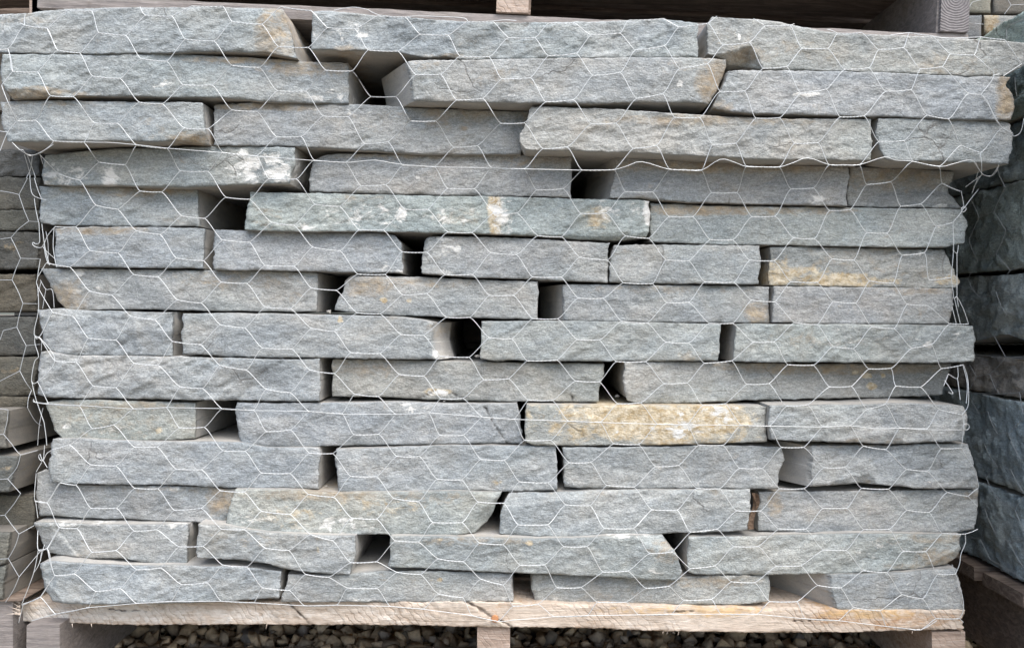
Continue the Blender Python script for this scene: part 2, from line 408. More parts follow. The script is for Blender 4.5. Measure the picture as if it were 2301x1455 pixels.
    o["tint"] = [1 + (float(t) - 1) * (.55 if record else 1) for t in tint]
    if parent is None: tag(o, label, cat, group, "thing")
    return o

GR = "thin grey stone slabs stacked on the pallet"
def S(label, p, T, B, **k):
    return slab("cut_stone", label, p, T, B, group=GR, record=True, **k)

BL = (0.95, 1.0, 1.04); NE = (0.98, 0.98, 0.99); WM = (1.03, 0.99, 0.94); GN = (0.93, 1.0, 0.97); PU = (1.0, 0.98, 0.98)
BR = (0.93, 0.88, 0.80)
# ---- top course
S("left slab of the top course with a brown chipped strip down its right end", (45, 28),
  "-60,36 5,32 60,30 100,24 150,20 220,18 300,17 400,16 480,16 560,18 636,20", "-60,118 60,119 130,121 250,121 393,118 430,116 480,115 521,116 600,118 668,132",
  R="645,45 655,80", cut=[(590, 20, 640, 133, 700, 60, 0.5)], st=[('b', 620, 75, 45, 75, .9), ('b', 80, 45, 80, 14, .45), ('b', 230, 95, 40, 25, .3)], tint=BL)
S("middle slab of the top course, long, with a shadowed undercut at its lower left", (35, 33),
  "702,26 740,24 780,28 851,36 910,38 980,44 1042,48 1140,50 1237,50 1330,48 1414,46 1490,43 1568,51", "700,112 745,110 771,115 800,112 830,114 854,116 896,118 917,122 959,130 1000,126 1028,132 1049,134 1200,131 1400,129 1568,129",
  st=[('w', 790, 80, 90, 30, .35), ('b', 780, 112, 30, 10, .8), ('b', 1010, 127, 60, 7, .7), ('b', 1120, 95, 120, 30, .25)], tint=BL)
S("right slab of the top course, a tan-grey slab chipped at its lower left corner", (35, 33),
  "1590,50 1600,38 1650,41 1700,43 1750,49 1800,60 1870,73 1950,77 2100,82 2200,88 2301,95 2350,98", "1589,121 1610,126 1636,147 1712,156 1770,157 1890,160 2000,163 2170,171 2235,172 2262,168",
  R="2340,118 2310,142", cut=[(1610, 124, 1690, 100, 1650, 150, 1.0, 1690, 100, 1720, 160, 1650, 150, 1.0)],
  st=[('b', 1665, 128, 60, 26, .8), ('b', 1800, 120, 140, 30, .35), ('b', 2120, 150, 130, 30, .4), ('b', 1640, 90, 60, 40, .3), ('w', 1661, 83, 5, 9, 1)], tint=WM, lo=(-6, .2))
# ---- second course
S("long pale slab on the left of the second course with a brown broken lower edge", (47, 8),
  "5,121 130,122 250,122 375,120 450,124 521,128 600,131 670,137 730,139 783,141", "26,223 60,221 110,218 160,216 200,216 300,216 380,219 450,218 497,219 560,224 600,228 690,231 783,233",
  L="2,150 6,190", R="784,190", cut=[(8, 192, 165, 216, 60, 222, 0.55)], st=[('b', 70, 210, 95, 16, 1.0), ('b', 180, 212, 40, 8, .7), ('b', 560, 134, 130, 10, 1.0), ('b', 700, 150, 110, 22, .85), ('w', 750, 215, 80, 14, .5), ('w', 370, 190, 30, 10, .5)], tint=BL, ro=(6, .2))
S("middle slab of the second course, streaked grey with a brown chipped right end", 35,
  "915,137 960,135 1021,134 1049,134 1200,131 1400,129 1568,129 1600,131 1633,134", "931,227 1000,228 1100,230 1200,231 1340,233 1430,230 1500,230 1577,231 1592,236",
  L="924,165 928,200", R="1628,165 1612,205", cut=[(1612, 130, 1570, 240, 1650, 180, 0.5)],
  st=[('b', 1605, 180, 40, 60, 1.0), ('b', 1120, 175, 110, 25, .35), ('b', 1540, 150, 60, 25, .3), ('w', 1160, 205, 60, 22, .25), ('w', 1527, 190, 8, 10, .9), ('b', 950, 145, 40, 15, .5)], tint=NE, lo=(-78, .085))
S("right slab of the second course, bluish grey with a rusty brown right end", 36,
  "1632,160 1660,158 1770,158 1890,160 2000,163 2170,171 2230,171 2270,173", "1603,242 1639,250 1695,255 1770,257 1880,260 1948,261 2008,262 2100,267 2230,269 2272,270",
  L="1628,185 1612,215", R="2262,190 2280,225 2278,250", cut=[(1600, 232, 1660, 252, 1630, 260, .5), (2246, 172, 2250, 270, 2290, 220, .25)],
  st=[('b', 2262, 220, 24, 75, 1.1), ('w', 1815, 212, 32, 6, .9), ('b', 1850, 245, 90, 18, .3), ('b', 1620, 240, 30, 14, .7)], tint=(0.98, .99, 1.04))
# ---- third course
S("left slab of the third course with a brown broken lower right corner", (33, 22),
  "3,228 60,226 160,226 300,228 400,229 456,230", "18,318 130,318 250,317 295,316 350,318 393,314 430,320 468,325",
  L="1,255 8,290", R="456,270 463,300", cut=[(395, 316, 470, 292, 450, 325, .7)], st=[('b', 435, 314, 55, 18, 1.0), ('b', 200, 232, 220, 12, .5), ('b', 340, 290, 90, 25, .35), ('w', 300, 296, 60, 10, .3)], tint=BL, ro=(4, .2))
S("long purple-grey slab left of centre in the third course, brown along its top edge", (10, -2),
  "482,236 500,233 600,230 690,232 815,234 900,240 1045,246 1164,250 1190,251", "479,326 640,328 720,331 750,333 850,340 905,343 970,346 1080,346 1172,346",
  R="1186,285 1176,315", st=[('b', 600, 240, 130, 9, .9), ('b', 760, 275, 90, 25, .3), ('b', 1040, 265, 170, 26, .5), ('b', 1043, 289, 8, 6, 1.1), ('w', 770, 245, 70, 16, .35)], tint=PU, cut=[(1130, 250, 1120, 346, 1180, 300, .18)])
S("tan-grey slab right of centre in the third course with a jagged left end", 31,
  "1197,239 1230,239 1260,241 1380,245 1500,253 1610,260 1700,264 1771,267 1880,266 1958,267", "1180,337 1240,338 1300,339 1400,342 1480,345 1600,351 1700,357 1850,360 1956,360",
  L="1186,258 1182,278 1168,300 1168,322", R="1960,300", cut=[(1215, 240, 1185, 300, 1170, 260, .35)], st=[('b', 1600, 268, 260, 14, .75), ('b', 1330, 270, 110, 22, .3), ('b', 1575, 268, 14, 10, .8), ('w', 1850, 305, 60, 18, .25)], tint=WM)
S("short pale slab at the right end of the third course", 30,
  "1972,265 2060,266 2130,268 2200,270 2250,272", "1990,356 2001,360 2100,362 2200,366 2267,367",
  L="1969,300 1976,335", R="2268,280 2276,300 2272,335", st=[('b', 2150, 345, 25, 12, .3)], tint=(1.0, 1.0, 1.02), lo=(-6, .2), edge=1.2)
# ---- fourth course
S("slab with white calcite patches at the left end of the fourth course", (-20, 8),
  "100,349 150,343 200,338 270,333 340,333 380,335 415,330 560,328 662,331", "99,415 150,417 250,416 306,418 400,420 462,420 521,416 570,413 650,412",
  L="97,370 94,395", R="662,370", st=[('w', 560, 372, 50, 40, .75), ('w', 630, 380, 50, 40, .7), ('w', 245, 400, 24, 26, .85), ('w', 130, 395, 60, 30, .6), ('w', 220, 345, 60, 10, .35), ('b', 420, 360, 40, 15, .3)], tint=(0.97, 1.03, 1.02), ro=(5, .1))
S("purplish slab in the middle of the fourth course with a rounded left end", -12,
  "726,349 760,345 900,345 1000,347 1165,348 1283,350", "695,430 800,434 900,436 1000,438 1150,441 1283,443",
  L="705,362 697,380 694,405", cut=[(745, 345, 700, 400, 690, 350, .5)], st=[('b', 900, 350, 210, 8, .6), ('b', 1200, 362, 90, 14, .6), ('w', 942, 399, 8, 7, 1.0)], tint=PU, ro=(3, .2))
S("grey slab right of the dark gap in the fourth course", -8,
  "1383,353 1450,355 1500,358 1600,363 1700,368 1800,371 1905,373", "1366,444 1450,446 1540,454 1640,457 1760,459 1903,462",
  L="1384,385 1376,415", R="1906,400 1902,430", st=[('b', 1640, 374, 260, 16, .85), ('b', 1463, 417, 10, 8, .8), ('w', 1830, 450, 30, 12, .7)], tint=PU, lo=(-46, .15))
S("short brownish slab at the right end of the fourth course with a pointed lower corner", -24,
  "1911,374 2000,376 2080,380 2145,386", "1906,463 1980,465 2060,466 2157,468",
  L="1909,400 1903,435", R="2136,410 2129,432 2146,448", st=[('b', 2020, 395, 140, 35, .7), ('w', 2115, 465, 20, 7, .7)], tint=(.99, .95, .9), cut=[(2120, 385, 2110, 440, 2150, 400, .25)])
# ---- fifth course
S("pale blue-grey slab at the left end of the fifth course with its smooth end showing", (-30, -26),
  "88,418 200,419 330,420 443,421", "90,500 122,505 195,507 250,508 350,508 449,508",
  L="93,440 89,475", st=[('b', 330, 430, 120, 12, .8), ('b', 200, 428, 120, 8, .5), ('b', 400, 490, 70, 18, .25), ('w', 110, 470, 60, 50, .2)], tint=(.97, 1.03, 1.07))
S("long greenish slab with white veins in the middle of the fifth course", (-8, -8),
  "563,431 700,433 800,436 900,438 1100,441 1280,445 1400,448 1458,450", "548,516 640,519 700,520 800,519 924,521 1010,524 1098,525 1132,527 1198,530 1300,538 1400,541 1452,531",
  L="561,450 553,480", R="1461,480 1458,510", cut=[(1190, 523, 1460, 519, 1300, 540, .85), (924, 520, 1132, 523, 1000, 530, .4)],
  st=[('w', 840, 480, 110, 30, .5), ('w', 900, 480, 16, 16, .9), ('o', 1112, 480, 16, 60, 1.2), ('w', 1125, 485, 26, 60, .75), ('o', 1345, 490, 32, 26, .8), ('w', 1370, 480, 30, 35, .55), ('b', 600, 480, 50, 40, .4), ('b', 1030, 490, 60, 20, .6), ('w', 1010, 490, 60, 26, .45), ('b', 800, 445, 60, 10, .5), ('w', 700, 508, 40, 10, .6), ('w', 1420, 475, 30, 20, .5), ('w', 1456, 474, 11, 30, 1.3)], tint=(.95, 1.06, 1.03))
S("long pale green-grey slab at the right end of the fifth course, brown along its top", -18,
  "1462,456 1600,462 1750,464 1900,466 2000,467 2100,468 2162,470", "1461,543 1520,545 1600,549 1700,550 1900,553 2010,555 2126,556",
  R="2164,482 2175,500 2168,525 2167,545 2150,549", st=[('b', 1600, 470, 170, 14, 1.0), ('b', 1800, 474, 130, 10, .8), ('b', 2010, 520, 40, 20, .35), ('w', 2120, 490, 60, 30, .3)], tint=(.97, 1.04, 1.03))
# ---- sixth course
S("blue-grey slab at the left end of the sixth course beside the tie hook", -22,
  "122,512 200,509 300,509 400,511 460,513", "126,600 200,600 300,601 400,602 457,603",
  L="125,540 124,570", st=[('b', 210, 517, 120, 10, .8)], tint=(.93, .98, 1.06), ro=(6, .08))
S("blue-grey slab left of the square black hole in the sixth course", -20,
  "482,515 600,518 700,520 800,522 860,523 888,528 903,546", "478,607 560,607 640,608 720,610 800,613 905,613",
  R="904,580", st=[('w', 845, 600, 30, 12, .5), ('w', 905, 612, 30, 6, .6)], tint=(.93, .97, 1.05), edge=1.2)
S("grey slab right of the square black hole in the sixth course", -16,
  "968,532 1010,530 1090,532 1200,536 1300,542 1368,546", "948,614 1000,619 1050,622 1200,628 1300,632 1365,635",
  L="957,540 952,570", st=[('w', 1015, 558, 30, 16, .5), ('w', 990, 610, 50, 10, .35), ('w', 1000, 535, 40, 6, .5)], tint=PU, edge=1.3, cut=[(975, 528, 950, 575, 940, 530, .5)])
S("smooth-looking grey slab, fourth along the sixth course", -18,
  "1380,550 1450,549 1550,550 1640,550 1708,551", "1370,634 1440,637 1500,637 1600,638 1703,639",
  L="1373,575 1371,605", R="1711,590", st=[('b', 1390, 565, 30, 14, .4)], tint=(.97, 1.0, 1.02), edge=1.3)
S("slab dusted with golden yellow lichen at the right end of the sixth course", -24,
  "1728,554 1800,553 1900,556 2000,558 2060,559 2122,560", "1726,640 1800,642 1900,643 2000,645 2090,647 2148,646",
  L="1729,600", R="2126,575 2136,590 2145,610 2156,632", st=[('o', 1745, 620, 30, 40, .9), ('o', 1810, 618, 90, 20, .7), ('o', 1880, 630, 100, 17, 1.05), ('o', 1990, 632, 60, 8, .7), ('o', 1740, 570, 40, 12, .4), ('b', 1900, 600, 200, 40, .4), ('o', 2130, 630, 35, 12, .8), ('w', 2060, 574, 50, 10, .35)], tint=(.96, .94, .88), lo=(-4, .2), edge=1.2)
# ---- seventh course
S("long slab with a slanting brown left end in the seventh course", -32,
  "92,603 250,604 400,606 600,608 714,612", "150,695 200,696 300,694 450,698 600,699 712,700",
  L="104,625 118,650 132,678", st=[('b', 150, 665, 50, 40, .8), ('b', 115, 620, 40, 20, .5), ('b', 550, 625, 180, 25, .55), ('w', 178, 612, 14, 8, .9), ('w', 225, 647, 12, 4, .9), ('w', 350, 612, 300, 3, .4), ('b', 650, 660, 60, 40, .3)], cut=[(115, 603, 180, 696, 90, 660, .4)], tint=PU, ro=(3, .2))
S("slab with a curved brown left end under the square black hole in the seventh course", (-24, -22),
  "792,618 830,620 950,622 1020,625 1100,629 1208,632", "753,696 800,703 900,709 1000,712 1150,716 1208,718",
  L="777,632 768,655 756,675", cut=[(815, 618, 775, 700, 760, 640, .4)], st=[('b', 825, 640, 60, 25, .85), ('b', 930, 634, 150, 12, .6), ('o', 862, 673, 9, 7, 1.1), ('o', 920, 675, 9, 6, 1.0)], tint=PU)
S("slab with a smooth lit left side and brown right corner in the seventh course", -24,
  "1263,638 1400,639 1500,640 1600,641 1728,643", "1267,720 1400,722 1500,724 1600,725 1727,725",
  st=[('b', 1700, 705, 32, 28, 1.0), ('b', 1500, 650, 200, 12, .5), ('b', 1400, 644, 120, 7, .5)], tint=NE, lo=(-46, .12))
S("pinkish grey slab at the right end of the seventh course", -20,
  "1738,643 1900,644 2000,645 2070,646 2141,648", "1735,724 1840,726 1900,727 2000,727 2134,727",
  L="1736,700", R="2142,690", st=[('b', 2050, 652, 100, 10, .7), ('b', 2090, 700, 60, 20, .35), ('b', 1900, 690, 100, 16, .25)], tint=(1.03, 1.0, 1.01))
# ---- eighth course
S("grey slab with a chipped lower left corner at the left end of the eighth course", -22,
  "86,695 140,692 200,697 300,699 388,701", "101,778 132,795 170,797 280,799 388,799",
  L="89,725 96,755", st=[('b', 300, 704, 80, 6, .3)], tint=(.97, .99, 1.03), edge=1.2, ro=(2, .2))
S("long slab with a spalled cream right end beside a black hole in the eighth course", -17,
  "412,704 500,702 600,703 740,706 900,711 950,718 973,725", "408,795 450,797 600,803 700,803 800,805 975,808",
  L="410,740", R="968,765", st=[('w', 976, 785, 8, 30, .5), ('b', 968, 740, 10, 20, .6), ('o', 765, 717, 8, 8, .9), ('b', 900, 716, 120, 7, .3)], tint=(.97, .99, 1.02), ro=(36, .045), edge=1.2)
S("grey slab between the two dark gaps of the eighth course", -17,
  "1083,721 1200,720 1290,720 1400,722 1500,724 1618,728", "1078,806 1110,810 1150,808 1200,811 1330,811 1440,811 1613,810",
  L="1081,765", R="1618,770", st=[('b', 1130, 727, 60, 8, .3), ('w', 1100, 800, 60, 8, .3), ('b', 1570, 800, 50, 16, .45)], tint=(.98, 1.02, 1.0), cut=[(1520, 812, 1570, 796, 1560, 815, .5, 1575, 790, 1600, 815, 1550, 810, .5)])
S("long streaky slab jutting out at the right end of the eighth course", (-12, -8),
  "1655,727 1800,727 1900,727 2000,728 2100,729 2186,731", "1648,812 1750,813 1900,814 2000,815 2100,815 2187,812",
  L="1652,770", R="2191,755 2189,790", st=[('w', 1885, 760, 50, 20, .4), ('b', 1850, 765, 130, 20, .4), ('w', 2080, 755, 80, 16, .35), ('w', 2085, 775, 12, 7, .8)], tint=(1.0, 1.02, .98))
# ---- ninth course
S("grey slab with a pale end face at the left end of the ninth course", -17,
  "90,790 110,786 150,797 300,799 400,800 600,806 719,806", "85,886 115,893 300,895 450,898 600,900 700,902 719,900",
  L="86,820 86,860", st=[('b', 450, 806, 200, 10, .35), ('w', 660, 825, 30, 14, .3)], tint=(.97, .99, 1.03), edge=1.1)
S("brown-grey slab with a pale chip on its lower edge in the ninth course", -28,
  "747,806 850,807 900,808 1000,810 1100,813 1230,815 1355,816", "745,890 840,891 930,894 975,898 1050,900 1200,901 1345,903",
  R="1356,840 1347,870", ck=[(975, 879, 935, 896, 2.2), (1012, 880, 1050, 900, 2.2), (1283, 885, 1288, 903, 1.6)], st=[('o', 985, 880, 32, 7, 1.3), ('w', 990, 881, 28, 7, .8), ('b', 820, 825, 80, 25, .6), ('b', 1000, 830, 220, 20, .25)], tint=BR)
S("brownish slab with cream shell-like marks at the right end of the ninth course", (-20, -62),
  "1402,812 1500,812 1640,815 1780,816 1960,817 2138,817", "1404,893 1412,901 1440,906 1550,905 1700,898 1850,895 2000,892 2116,886",
  L="1400,850", R="2128,850", st=[('o', 1960, 867, 12, 8, 1.3), ('o', 1948, 845, 14, 7, 1.2), ('o', 1920, 835, 7, 5, 1.0), ('o', 1985, 843, 6, 6, 1.0), ('b', 1900, 828, 260, 14, .9), ('b', 1700, 822, 140, 9, .6), ('w', 1470, 830, 40, 18, .25), ('w', 1930, 870, 10, 6, .7)], tint=(1.0, .97, .93), edge=1.3)
# ---- tenth course
S("tan speckled slab at the left end of the tenth course with its brown end showing", -26,
  "103,902 150,898 200,896 330,901 440,904", "140,986 200,990 300,989 400,987 438,984",
  L="112,930 122,965", st=[('b', 270, 910, 160, 12, .7), ('b', 250, 950, 140, 40, .45), ('o', 358, 968, 9, 9, .9), ('w', 150, 960, 10, 8, .7), ('w', 260, 965, 60, 20, .3)], tint=(1.0, 1.0, .9), cut=[(105, 900, 150, 985, 90, 960, .3)], ro=(6, .1))
S("long blue-grey slab left of centre in the tenth course with a white flaked top edge", -20,
  "532,903 575,905 640,905 700,904 800,903 900,901 1000,905 1100,905 1162,904", "545,1002 620,1004 700,1003 800,1000 900,998 960,997 1050,996 1172,995",
  L="530,940 535,970", R="1168,930 1174,965", ck=[(1090, 915, 1112, 955, 1.6), (1112, 955, 1140, 996, 1.6)], st=[('w', 925, 915, 50, 12, .6), ('b', 870, 912, 60, 10, .4), ('w', 545, 930, 16, 25, .35)], tint=(.96, .98, 1.04), cut=[(570, 903, 560, 1000, 535, 950, .2)])
S("slab with a cream and ochre blotched face in the tenth course", -8,
  "1184,909 1240,909 1300,909 1400,910 1500,910 1620,911 1722,912", "1180,993 1200,999 1250,1000 1350,1000 1500,999 1600,996 1722,992",
  L="1180,950", R="1720,950", st=[('o', 1300, 950, 70, 55, .8), ('o', 1400, 940, 90, 50, 1.2), ('o', 1500, 955, 90, 55, 1.2), ('o', 1600, 945, 90, 50, 1.1), ('w', 1540, 960, 50, 40, .62), ('w', 1620, 935, 50, 30, .6), ('w', 1430, 970, 60, 25, .45), ('o', 1200, 930, 30, 40, .55), ('o', 1680, 975, 45, 20, .5), ('b', 1450, 950, 200, 60, .25)], tint=(1.1, 1.06, .96), edge=.8)
S("slab with slanting grey facets in the tenth course beside the small wire ring", (3, 5),
  "1727,910 1800,909 1850,908 1950,907 2040,905 2100,907 2168,911", "1735,987 1780,990 1850,992 2000,997 2080,993 2160,990",
  L="1728,950", R="2173,935 2171,965", cut=[(2045, 905, 2130, 995, 2180, 930, .28), (1850, 992, 2020, 970, 1950, 1000, .4, 2010, 960, 2040, 1000, 1950, 980, .5), (2090, 995, 2170, 930, 2170, 990, .15)], st=[('b', 1960, 990, 60, 8, .6)], tint=(.98, .98, .99))
# ---- eleventh course
S("long blue-grey slab at the left end of the eleventh course", (-17, -13),
  "118,985 180,984 250,989 450,991 540,993 600,1003 718,1005", "118,1085 180,1086 250,1088 400,1089 550,1097 640,1094 690,1098 715,1098",
  L="112,1010 108,1045", st=[('b', 130, 992, 50, 10, .3), ('o', 155, 1025, 8, 5, .6)], tint=(.94, .98, 1.05), edge=1.2)
S("blue-grey slab second along the eleventh course", -12,
  "757,1008 830,1006 900,1003 1000,999 1100,1000 1200,1000 1252,1001", "762,1105 900,1106 1000,1103 1070,1101 1150,1104 1252,1100",
  L="752,1030 759,1065", st=[('o', 1118, 1083, 12, 9, .6), ('w', 1190, 1010, 20, 8, .3)], tint=(.95, .98, 1.03))
S("grey slab right of the narrow black slot in the eleventh course", -10,
  "1266,1004 1350,1004 1450,1003 1600,1000 1700,1001 1760,1004", "1266,1092 1300,1096 1400,1097 1600,1096 1680,1098 1748,1097",
  L="1265,1050", R="1762,1030 1748,1060", tint=NE, st=[('b', 1600, 1040, 140, 40, .25)], edge=1.1)
S("light blue-grey slab at the right end of the eleventh course beside a dark slanted side", -6,
  "1822,1000 1850,999 1920,999 2000,1000 2050,998 2100,996 2174,996", "1826,1092 1870,1089 1920,1085 1960,1087 2000,1090 2060,1096 2100,1097 2197,1097",
  L="1828,1030 1824,1060", R="2184,1025 2193,1060", st=[('b', 1920, 1002, 120, 4, .6), ('b', 1950, 1080, 20, 8, .4)], cut=[(1830, 1085, 1960, 1058, 1900, 1095, .6, 1950, 1050, 1985, 1100, 1900, 1080, .6)], tint=(.97, 1.0, 1.04), lo=(-52, .055))
# ---- twelfth course
S("slab with a brown right end at the left end of the twelfth course", (-36, -14),
  "85,1062 105,1052 130,1088 250,1089 400,1091 460,1093 529,1097", "88,1157 140,1159 200,1163 300,1166 435,1172 470,1176 505,1182",
  L="82,1085 84,1120", R="522,1125 512,1155", st=[('b', 505, 1120, 38, 45, .95), ('b', 350, 1098, 200, 9, .45), ('b', 485, 1170, 30, 10, .4)], tint=(.99, .98, 1.01))
S("cream-blotched slab with a broken right end in the twelfth course", -4,
  "530,1098 640,1099 760,1106 850,1104 1000,1103 1126,1104", "505,1184 600,1196 700,1200 780,1201 850,1199 900,1202 990,1201 1032,1200 1064,1197",
  L="522,1125 510,1155", R="1112,1140 1095,1172", st=[('b', 720, 1112, 160, 14, .8), ('o', 650, 1165, 110, 28, .5), ('o', 850, 1140, 120, 24, .45), ('w', 780, 1180, 110, 20, .55), ('w', 580, 1170, 70, 24, .4), ('b', 900, 1120, 160, 18, .5), ('w', 1000, 1180, 80, 14, .3)], cut=[(1126, 1104, 1050, 1175, 1130, 1180, .6)], tint=(1.04, 1.07, 1.0))
S("slab with a shadowed sloping top left corner in the twelfth course", -4,
  "1146,1106 1200,1105 1253,1104 1330,1100 1400,1099 1500,1098 1600,1098 1685,1099", "1122,1198 1180,1203 1250,1206 1330,1206 1400,1204 1500,1197 1600,1195 1682,1190",
  L="1136,1120 1123,1155", R="1686,1150", st=[('b', 1340, 1108, 120, 6, .3), ('b', 1600, 1108, 60, 10, .4)], cut=[(1125, 1145, 1420, 1108, 1200, 1100, .45)], tint=(.97, 1.0, 1.02))
S("slab right of the curled leaf in the twelfth course, with a brown band", -18,
  "1705,1104 1800,1103 1950,1101 2050,1100 2100,1099 2196,1098", "1703,1191 1780,1194 1850,1195 2000,1195 2150,1195 2190,1188",
  L="1702,1150", R="2198,1140", st=[('b', 1742, 1130, 16, 38, .8), ('b', 2185, 1110, 25, 14, .6), ('b', 1900, 1150, 160, 40, .2)], tint=(1.02, 1.0, 1.0))
# ---- thirteenth course
S("broken-faced slab with pointed left end at the left of the thirteenth course", (-14, -8),
  "76,1172 130,1172 200,1177 300,1178 360,1178 422,1178", "107,1240 150,1248 200,1253 280,1253 310,1260 345,1267 400,1268 420,1267",
  L="84,1190 97,1220", R="421,1220", cut=[(270, 1215, 310, 1270, 250, 1270, .12), (130, 1195, 180, 1255, 110, 1240, .3), (150, 1182, 420, 1180, 280, 1170, .2)], st=[('w', 150, 1176, 30, 6, .8), ('w', 225, 1176, 25, 5, .8), ('w', 400, 1180, 60, 6, .6), ('b', 220, 1230, 90, 25, .3)], tint=(.98, .98, .99))
S("slab sloping down to the right, second along the thirteenth course", 8,
  "445,1177 510,1180 580,1192 650,1200 740,1202 800,1203", "440,1253 480,1254 550,1258 600,1266 640,1276 680,1283 730,1288 785,1290",
  R="799,1240 792,1270", st=[('b', 600, 1210, 150, 16, .4), ('o', 715, 1235, 5, 8, .9)], tint=(.98, .98, .98), ro=(4, .2))
S("long slab with a chipped wedge-shaped right end in the thirteenth course", (6, 12),
  "876,1204 1000,1205 1100,1207 1200,1210 1300,1208 1400,1203 1490,1201", "875,1273 950,1276 1050,1281 1100,1284 1250,1290 1400,1298 1460,1302 1528,1304",
  R="1506,1225 1526,1250 1532,1280", cut=[(1400, 1200, 1530, 1250, 1500, 1205, .8), (1455, 1300, 1505, 1235, 1535, 1290, .35)],
  st=[('o', 1190, 1218, 10, 7, .8), ('o', 990, 1212, 8, 5, .6), ('b', 1050, 1215, 170, 10, .6), ('b', 1500, 1235, 45, 30, .7), ('w', 1410, 1203, 60, 5, .6), ('w', 1480, 1280, 60, 20, .25)], tint=(.99, 1.02, 1.0))
S("pale slab with a broken brown right corner at the right end of the thirteenth course", (-2, -2),
  "1548,1204 1650,1203 1700,1203 1800,1200 1900,1198 2000,1198 2158,1200", "1546,1282 1560,1289 1700,1290 1850,1289 1950,1286 2060,1276 2125,1268",
  L="1546,1240", R="2159,1230 2150,1252", cut=[(2060, 1276, 2160, 1225, 2130, 1270, .45)], st=[('b', 2110, 1250, 60, 25, .85), ('b', 2050, 1272, 60, 8, .7), ('b', 2080, 1212, 100, 14, .5), ('w', 1900, 1240, 180, 30, .2)], tint=(1.02, 1.05, 1.02), lo=(-8, .2))
# ---- bottom course
S("blue-grey slab at the left end of the bottom course", (8, 4),
  "90,1264 112,1259 200,1266 300,1269 400,1270 520,1272 560,1275 632,1282", "118,1350 160,1356 200,1358 300,1355 400,1354 500,1352 560,1346 628,1343",
  L="92,1290 102,1325", cut=[(90, 1290, 150, 1355, 80, 1340, .5)], st=[('b', 200, 1350, 80, 8, .25)], tint=(.95, .99, 1.04))
S("purple-grey slab second along the bottom course with a worn lower edge", 1,
  "650,1288 720,1289 780,1290 850,1282 950,1281 1050,1283 1150,1287", "630,1351 700,1352 800,1352 900,1352 1000,1351 1152,1350",
  L="644,1310 635,1335", st=[('w', 800, 1346, 60, 6, .6), ('w', 1125, 1345, 40, 6, .6), ('b', 900, 1300, 160, 12, .3), ('o', 990, 1302, 7, 6, .8), ('o', 970, 1300, 7, 5, .6)], tint=(1.0, .98, .98), ro=(3, .2))
S("brownish slab under the chipped wedge slab, third along the bottom course", -8,
  "1197,1288 1300,1292 1400,1298 1500,1300 1550,1292 1640,1291 1728,1291", "1202,1354 1300,1355 1400,1355 1550,1357 1650,1358 1700,1354 1727,1350",
  L="1195,1320", R="1728,1325", st=[('b', 1600, 1305, 130, 16, .7), ('b', 1400, 1340, 200, 20, .35), ('w', 1280, 1345, 80, 8, .3)], tint=(1.0, .98, .93), lo=(-4, .2))
S("angled grey slab at the right end of the bottom course, its smooth side showing", 1,
  "1869,1290 1950,1288 2050,1283 2100,1278 2150,1276", "1885,1371 1950,1371 2050,1371 2160,1370",
  L="1872,1330", R="2156,1310 2162,1345", st=[('w', 2050, 1300, 80, 20, .2)], tint=(.99, 1.0, 1.02), lo=(-108, .105), edge=1.1)

# core of the load behind the front slabs, added to block light in the gaps
def add_box(V, F, c, s, rz=0.0, jit=0.0):
    b0 = len(V); cs, sn = math.cos(rz), math.sin(rz)
    for dx in (-.5, .5):
        for dy in (-.5, .5):
            for dz in (-.5, .5):
                x, y, z = dx * s[0], dy * s[1], dz * s[2]
                V.append((c[0] + x * cs - y * sn + random.uniform(-jit, jit), c[1] + x * sn + y * cs + random.uniform(-jit, jit), c[2] + z + random.uniform(-jit, jit)))
    for q in ((0, 1, 3, 2), (4, 6, 7, 5), (0, 4, 5, 1), (2, 3, 7, 6), (0, 2, 6, 4), (1, 5, 7, 3)): F.append(tuple(b0 + k for k in q))
def core(name, x0, x1, y0, y1, z0, z1, h, label, mat):
    V = []; F = []; z = z0
    while z < z1 - 0.01:
        hh = min(h, z1 - z); x = x0
        while x < x1 - 0.02:
            w = min(random.uniform(.2, .42), x1 - x)
            add_box(V, F, (x + w / 2, (y0 + y1) / 2 + random.uniform(-.01, .01), z + hh / 2), (w - .004, y1 - y0, hh - .002), random.uniform(-.01, .01), .001)
            x += w
        z += hh
    o = mesh_obj(name, V, F, mat); o["tint"] = [.9, .9, .9]
    return tag(o, label, "stone", None, "stuff")
ZT = W(0, 20, 0)[2]; ZB = W(0, 1352, 0)[2]
core("stacked_stone", -0.585, 0.60, 0.44, 0.98, ZB + .002, ZT - .02, .052, "stones added to fill and darken the inside of the stack behind the front slabs", M_STONE)

